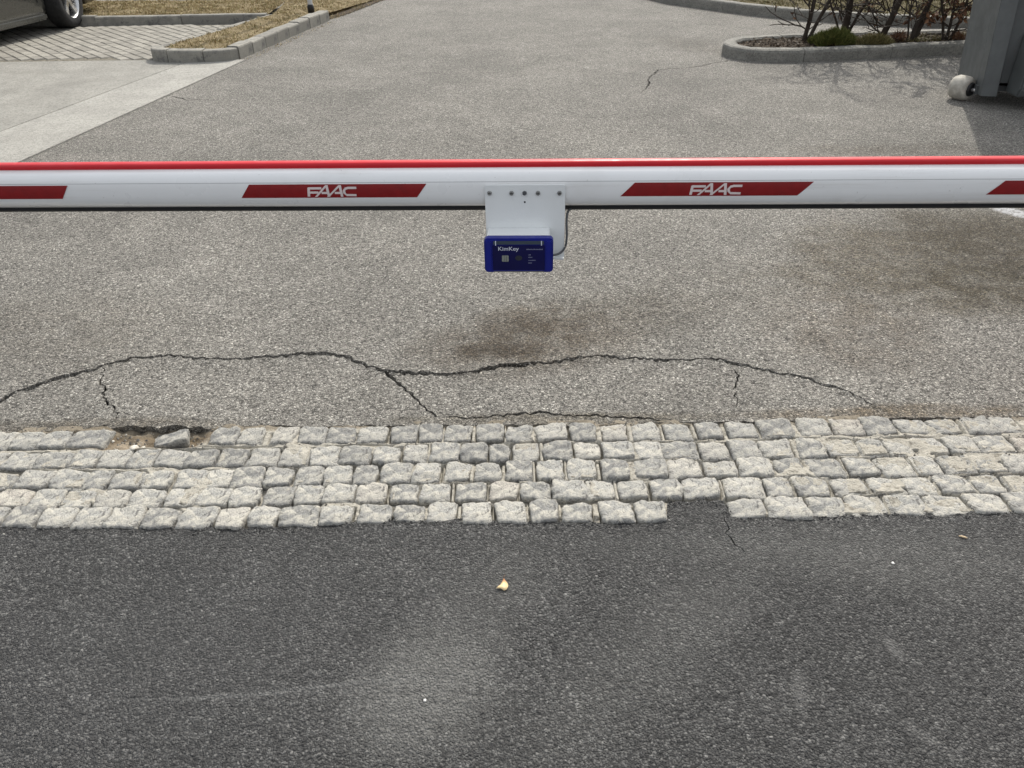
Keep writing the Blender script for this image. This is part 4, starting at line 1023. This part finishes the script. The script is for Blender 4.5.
hexa('lid', [(-.04+d_, -.04, zt_+.002), (Lc+.09, -.04, zt_+.002), (Lc+.09, Dc+.04, zt_+.002), (-.04+d_, Dc+.04, zt_+.002)], [(.03+d_, .05, zt_+.09), (Lc+.02, .05, zt_+.09), (Lc+.02, Dc-.05, zt_+.09), (.03+d_, Dc-.05, zt_+.09)], M_CONT2, .01)
def roller(x, y, tilt):
    # barrel-shaped nylon roller on a short axle
    vs, fs = [], []; ax = Vector((math.cos(tilt), math.sin(tilt), 0)); c = Vector((x, y, .09))
    tube(vs, fs, [c+ax*t for t in (-.07, -.064, -.04, 0, .04, .064, .07)], [.06, .076, .087, .09, .087, .076, .06], 24)
    r = pyd('roller', vs, fs, M_ROLL, cont, True)
    for p in r.data.polygons[-2:]: p.use_smooth = False
    vs, fs = [], []; tube(vs, fs, [c+ax*.0702, c+ax*.085], [.052, .045], 16); pyd('hub', vs, fs, M_BLACK, r)
    vs, fs = [], []; tube(vs, fs, [c+ax*.03, c+ax*.17], [.014, .014], 10); pyd('axle', vs, fs, M_STEEL, r)
    bm = bmesh.new(); p = c+ax*.115; box(bm, (p.x, p.y, .1), (.02, .06, .06), None); bmo('bracket', bm, M_CONT, cont)
rl = cont.matrix_world
bpy.context.view_layer.update()
rp_ = cont.matrix_world.inverted() @ Vector((G(961, 97).x, G(961, 97).y-.03, 0))
print('roller local', rp_)
roller(rp_.x-.05, rp_.y-.06, math.radians(-48)); roller(Lc-.12, .02, math.radians(-20)); roller(Lc-.12, .55, math.radians(-20))

# ---------------------------------------------------------------- parked silver car (its flank and one wheel show)
cy = math.atan2(.2, .98)
wc = Vector((-5.20, 9.98))                        # outer contact of the wheel in view
car_h = PI/2-cy                                   # heading: along the bay, nose away from us
ax = Vector((math.cos(car_h), math.sin(car_h)))   # forward
side = Vector((ax.y, -ax.x))                      # right side, facing us
cen = wc-side*.80-ax*1.35
car = empty('parked_car', (cen.x, cen.y, .0125), car_h); tag(car, 'silver grey saloon car parked on the paved bay', 'car')
WB, TR, WR = 2.70, .80, .315
def zbot(x):
    z = .20
    for xc in (-WB/2, WB/2):
        d = abs(x-xc)
        if d < .36: z = max(z, .02+math.sqrt(max(0, .36*.36-d*d))+.29)
    if x > 1.95: z = max(z, .2+(x-1.95)*.25)
    if x < -2.0: z = max(z, .2+(-2.0-x)*.35)
    return z
def ztop(x):
    return float(np.interp(x, [-2.28, -2.1, -1.5, -1.2, 0, .9, 1.2, 1.9, 2.2, 2.32], [.78, .93, .96, .93, .90, .91, .90, .80, .66, .56]))
def wid(x): return float(np.interp(x, [-2.28, -2.1, -1.7, -1, 0, 1, 1.7, 2.1, 2.32], [.68, .80, .865, .885, .89, .885, .855, .77, .58]))
xs = np.linspace(-2.28, 2.32, 116); vs, fs = [], []
for x in xs:
    w, zb_, zt2 = wid(x), zbot(x), ztop(x); m = lambda f: zb_+(zt2-zb_)*f
    half = [(0, min(zb_, .22)), (w*.8, min(zb_, .24) if zb_ < .25 else zb_), (w-.035, zb_), (w-.012, zb_+.02), (w-.012, max(zb_+.03, .30)), (w+.002, max(zb_+.045, .335)), (w+.004, max(zb_+.06, .55)), (w-.004, max(zb_+.09, .68)), (w-.03, zt2-.06), (w-.09, zt2-.012), (w*.6, zt2+.012), (0, zt2+.025)]
    row = half+[(-y, z) for y, z in half[-2:0:-1]]
    for y, z in row: vs.append((x, y, z))
n = len(row)
for i in range(len(xs)-1):
    for j in range(n): fs.append((i*n+j, i*n+(j+1) % n, (i+1)*n+(j+1) % n, (i+1)*n+j))
fs.append(tuple(range(n))); fs.append(tuple((len(xs)-1)*n+j for j in range(n))[::-1])
body = pyd('body', vs, fs, M_CARP, car, True)
# greenhouse
st = [(-1.95, .94, .95, .70), (-1.25, .92, 1.36, .60), (-.5, .90, 1.43, .585), (.2, .90, 1.42, .58), (.55, .90, 1.35, .59), (1.22, .91, .925, .68)]
vs, fs = [], []
for (x, zb_, z1, w1) in st:
    for y, z in ((.80, zb_), (w1+.01, max(zb_+.005, z1-.07)), (w1-.06, z1-.01), (0, z1+.02), (-(w1-.06), z1-.01), (-(w1+.01), max(zb_+.005, z1-.07)), (-.80, zb_)): vs.append((x, y, z))
for i in range(len(st)-1):
    for j in range(6): fs.append((i*7+j, i*7+j+1, (i+1)*7+j+1, (i+1)*7+j))
roof = pyd('roof', vs, fs, M_CARP, car, True)
def pane(pts): return pyd('window', pts, [tuple(range(len(pts)))], M_GLASS, roof)
for sg in (1, -1):
    pane([(-1.3, sg*.785, .955), (-.25, sg*.782, .955), (-.25, sg*.628, 1.33), (-1.1, sg*.64, 1.29)]); pane([(-.17, sg*.782, .955), (.98, sg*.778, .95), (.45, sg*.635, 1.29), (-.17, sg*.625, 1.335)])
pane([(1.16, .6, .965), (1.16, -.6, .965), (.60, -.52, 1.35), (.60, .52, 1.35)]); pane([(-1.92, .6, .985), (-1.92, -.6, .985), (-1.3, -.53, 1.365), (-1.3, .53, 1.365)])
for sg in (1, -1):
    boxo('sill', (0, sg*.868, .185), (1.9, .06, .075), M_CARP, car, .02)
    boxo('rub_strip', (0, sg*.897, .46), (1.86, .022, .045), M_CHROME, car, .008)
    for x in (-.95, -.2, .86): boxo('door_gap', (x, sg*.8935, .58), (.006, .006, .5), M_BLACK, car)
    for x in (-.78, .05): boxo('door_handle', (x, sg*.90, .78), (.2, .03, .03), M_CARP, car, .01)
    boxo('headlight', (2.05, sg*.66, .66), (.28, .2, .13), M_LAMP, car, .03); boxo('tail_light', (-2.16, sg*.67, .8), (.24, .22, .16), M_LENS, car, .03)
    mr = boxo('mirror', (.82, sg*.97, .98), (.1, .18, .13), M_CARP, car, .03); 
boxo('front_bumper', (2.2, 0, .42), (.26, 1.35, .2), M_CARP, car, .06); boxo('rear_bumper', (-2.2, 0, .42), (.2, 1.55, .22), M_CARP, car, .05)
boxo('grille', (2.315, 0, .6), (.05, .7, .12), M_PLAST, car, .01); boxo('underbody', (0, 0, .25), (4.1, 1.4, .1), M_PLAST, car, .02)
def wheel(x, sg):
    w = empty('wheel'); w.parent = car; w.rotation_euler = (0, 0, math.radians(13) if x > 0 else 0); w.location = (x, sg*(TR+.005), WR)
    prof = [(-.10, .205), (-.105, .25), (-.10, .295), (-.085, .312), (-.05, .315), (.05, .315), (.085, .312), (.10, .295), (.105, .25), (.10, .212)]
    vs, fs = [], []; n = 48
    for (y, r_) in prof:
        for k in range(n): a = 2*PI*k/n; vs.append((math.cos(a)*r_, y*sg, math.sin(a)*r_))
    for i in range(len(prof)-1):
        for k in range(n): fs.append((i*n+k, i*n+(k+1) % n, (i+1)*n+(k+1) % n, (i+1)*n+k))
    pyd('tyre', vs, fs, M_TYRE, w, True)
    prof = [(-.095, .206), (-.06, .195), (.0, .185), (.07, .198), (.094, .208), (.097, .2135)]; vs, fs = [], []
    for (y, r_) in prof:
        for k in range(n): a = 2*PI*k/n; vs.append((math.cos(a)*r_, y*sg, math.sin(a)*r_))
    for i in range(len(prof)-1):
        for k in range(n): fs.append((i*n+k, i*n+(k+1) % n, (i+1)*n+(k+1) % n, (i+1)*n+k))
    rim = pyd('rim', vs, fs, M_RIM, w, True)
    cyl('brake_disc', (0, .0, 0), (0, sg*.012, 0), .15, M_PLAST, w, 24); cyl('hub_cap', (0, sg*.05, 0), (0, sg*.085, 0), .045, M_RIM, w, 16)
    for k in range(5):
        a = 2*PI*k/5+.3; bm = bmesh.new()
        V = []
        for rr, hw, y in ((.03, .032, .08), (.11, .026, .075), (.2, .034, .085)):
            for s2, dy in ((-1, 0), (1, 0), (1, -.025), (-1, -.025)):
                px_, pz_ = rr, s2*hw; V.append(bm.verts.new((math.cos(a)*px_-math.sin(a)*pz_, (y+dy)*sg, math.sin(a)*px_+math.cos(a)*pz_)))
        for i in range(2):
            for j in range(4): bm.faces.new((V[i*4+j], V[i*4+(j+1) % 4], V[i*4+4+(j+1) % 4], V[i*4+4+j]))
        bmesh.ops.recalc_face_normals(bm, faces=bm.faces[:]); bmo('spoke', bm, M_RIM, w, bevel=.004)
for x in (-WB/2, WB/2):
    for sg in (1, -1): wheel(x, sg)

# ---------------------------------------------------------------- small things on the road
g = G(503, 587)
out = [(-.011, -.006), (-.004, -.0045), (.002, -.0085), (.006, -.006), (.0085, .0), (.0075, .007), (.004, .0125), (.001, .018), (-.001, .011), (-.0035, .0045), (-.008, -.0005)]
vs = [Vector((0, 0, .0035))]+[Vector((x*1.6, y*1.6, .006*noise.noise(Vector((x*90, y*90, 1)))+.22*abs(x)+.12*abs(y))) for x, y in out]
n = len(out); fs = [(0, 1+i, 1+(i+1) % n) for i in range(n)]
lo = bpy.data.meshes.new('leaf_blade'); lo.from_pydata([tuple(v) for v in vs], [], fs)
lf_ = empty('fallen_leaf', (g.x, g.y, front_z(g.x, g.y)+.0025)); tag(lf_, 'curled yellow fallen leaf lying on the dark asphalt', 'leaf')
bl = link('blade', lo, M_LEAF, lf_, True); md = bl.modifiers.new('s', 'SOLIDIFY'); md.thickness = .0006
tubeo('stalk', [(.0015, .026, .004), (.003, .033, .003), (.0055, .04, .001)], [.0007, .0006, .0004], M_DEAD, lf_, 5)
g = G(963, 537)
vs, fs = [], []; tube(vs, fs, [(-.010, .004, .0025), (-.003, .001, .0035), (.004, -.002, .003), (.010, -.004, .002)], [.001, .0027, .0026, .001], 6)
tw = pyd('wood_chip', vs, fs, mat_plain('pale_wood', (.6, .46, .29), .7, var=.2, scale=200), smooth=True); tw.location = (g.x, g.y, front_z(g.x, g.y)); tag(tw, 'pale wood chip lying on the dark asphalt near the setts', 'wood chip')
for px, s, lab in (((425, 701), .0038, 'white stone chip on the pale dusty patch of dark asphalt'), ((893, 563), .0045, 'flat white stone chip on dark asphalt below the setts')):
    g = G(*px); bm = bmesh.new(); bmesh.ops.create_icosphere(bm, subdivisions=1, radius=s)
    for v in bm.verts: v.co *= 1+.3*noise.noise(v.co*300); v.co.z *= .6
    o = bmo('stone_chip', bm, mat_plain('white_stone', (.75, .74, .7), .8)); o.location = (g.x, g.y, front_z(g.x, g.y)+s*.35); tag(o, lab, 'stone chip')
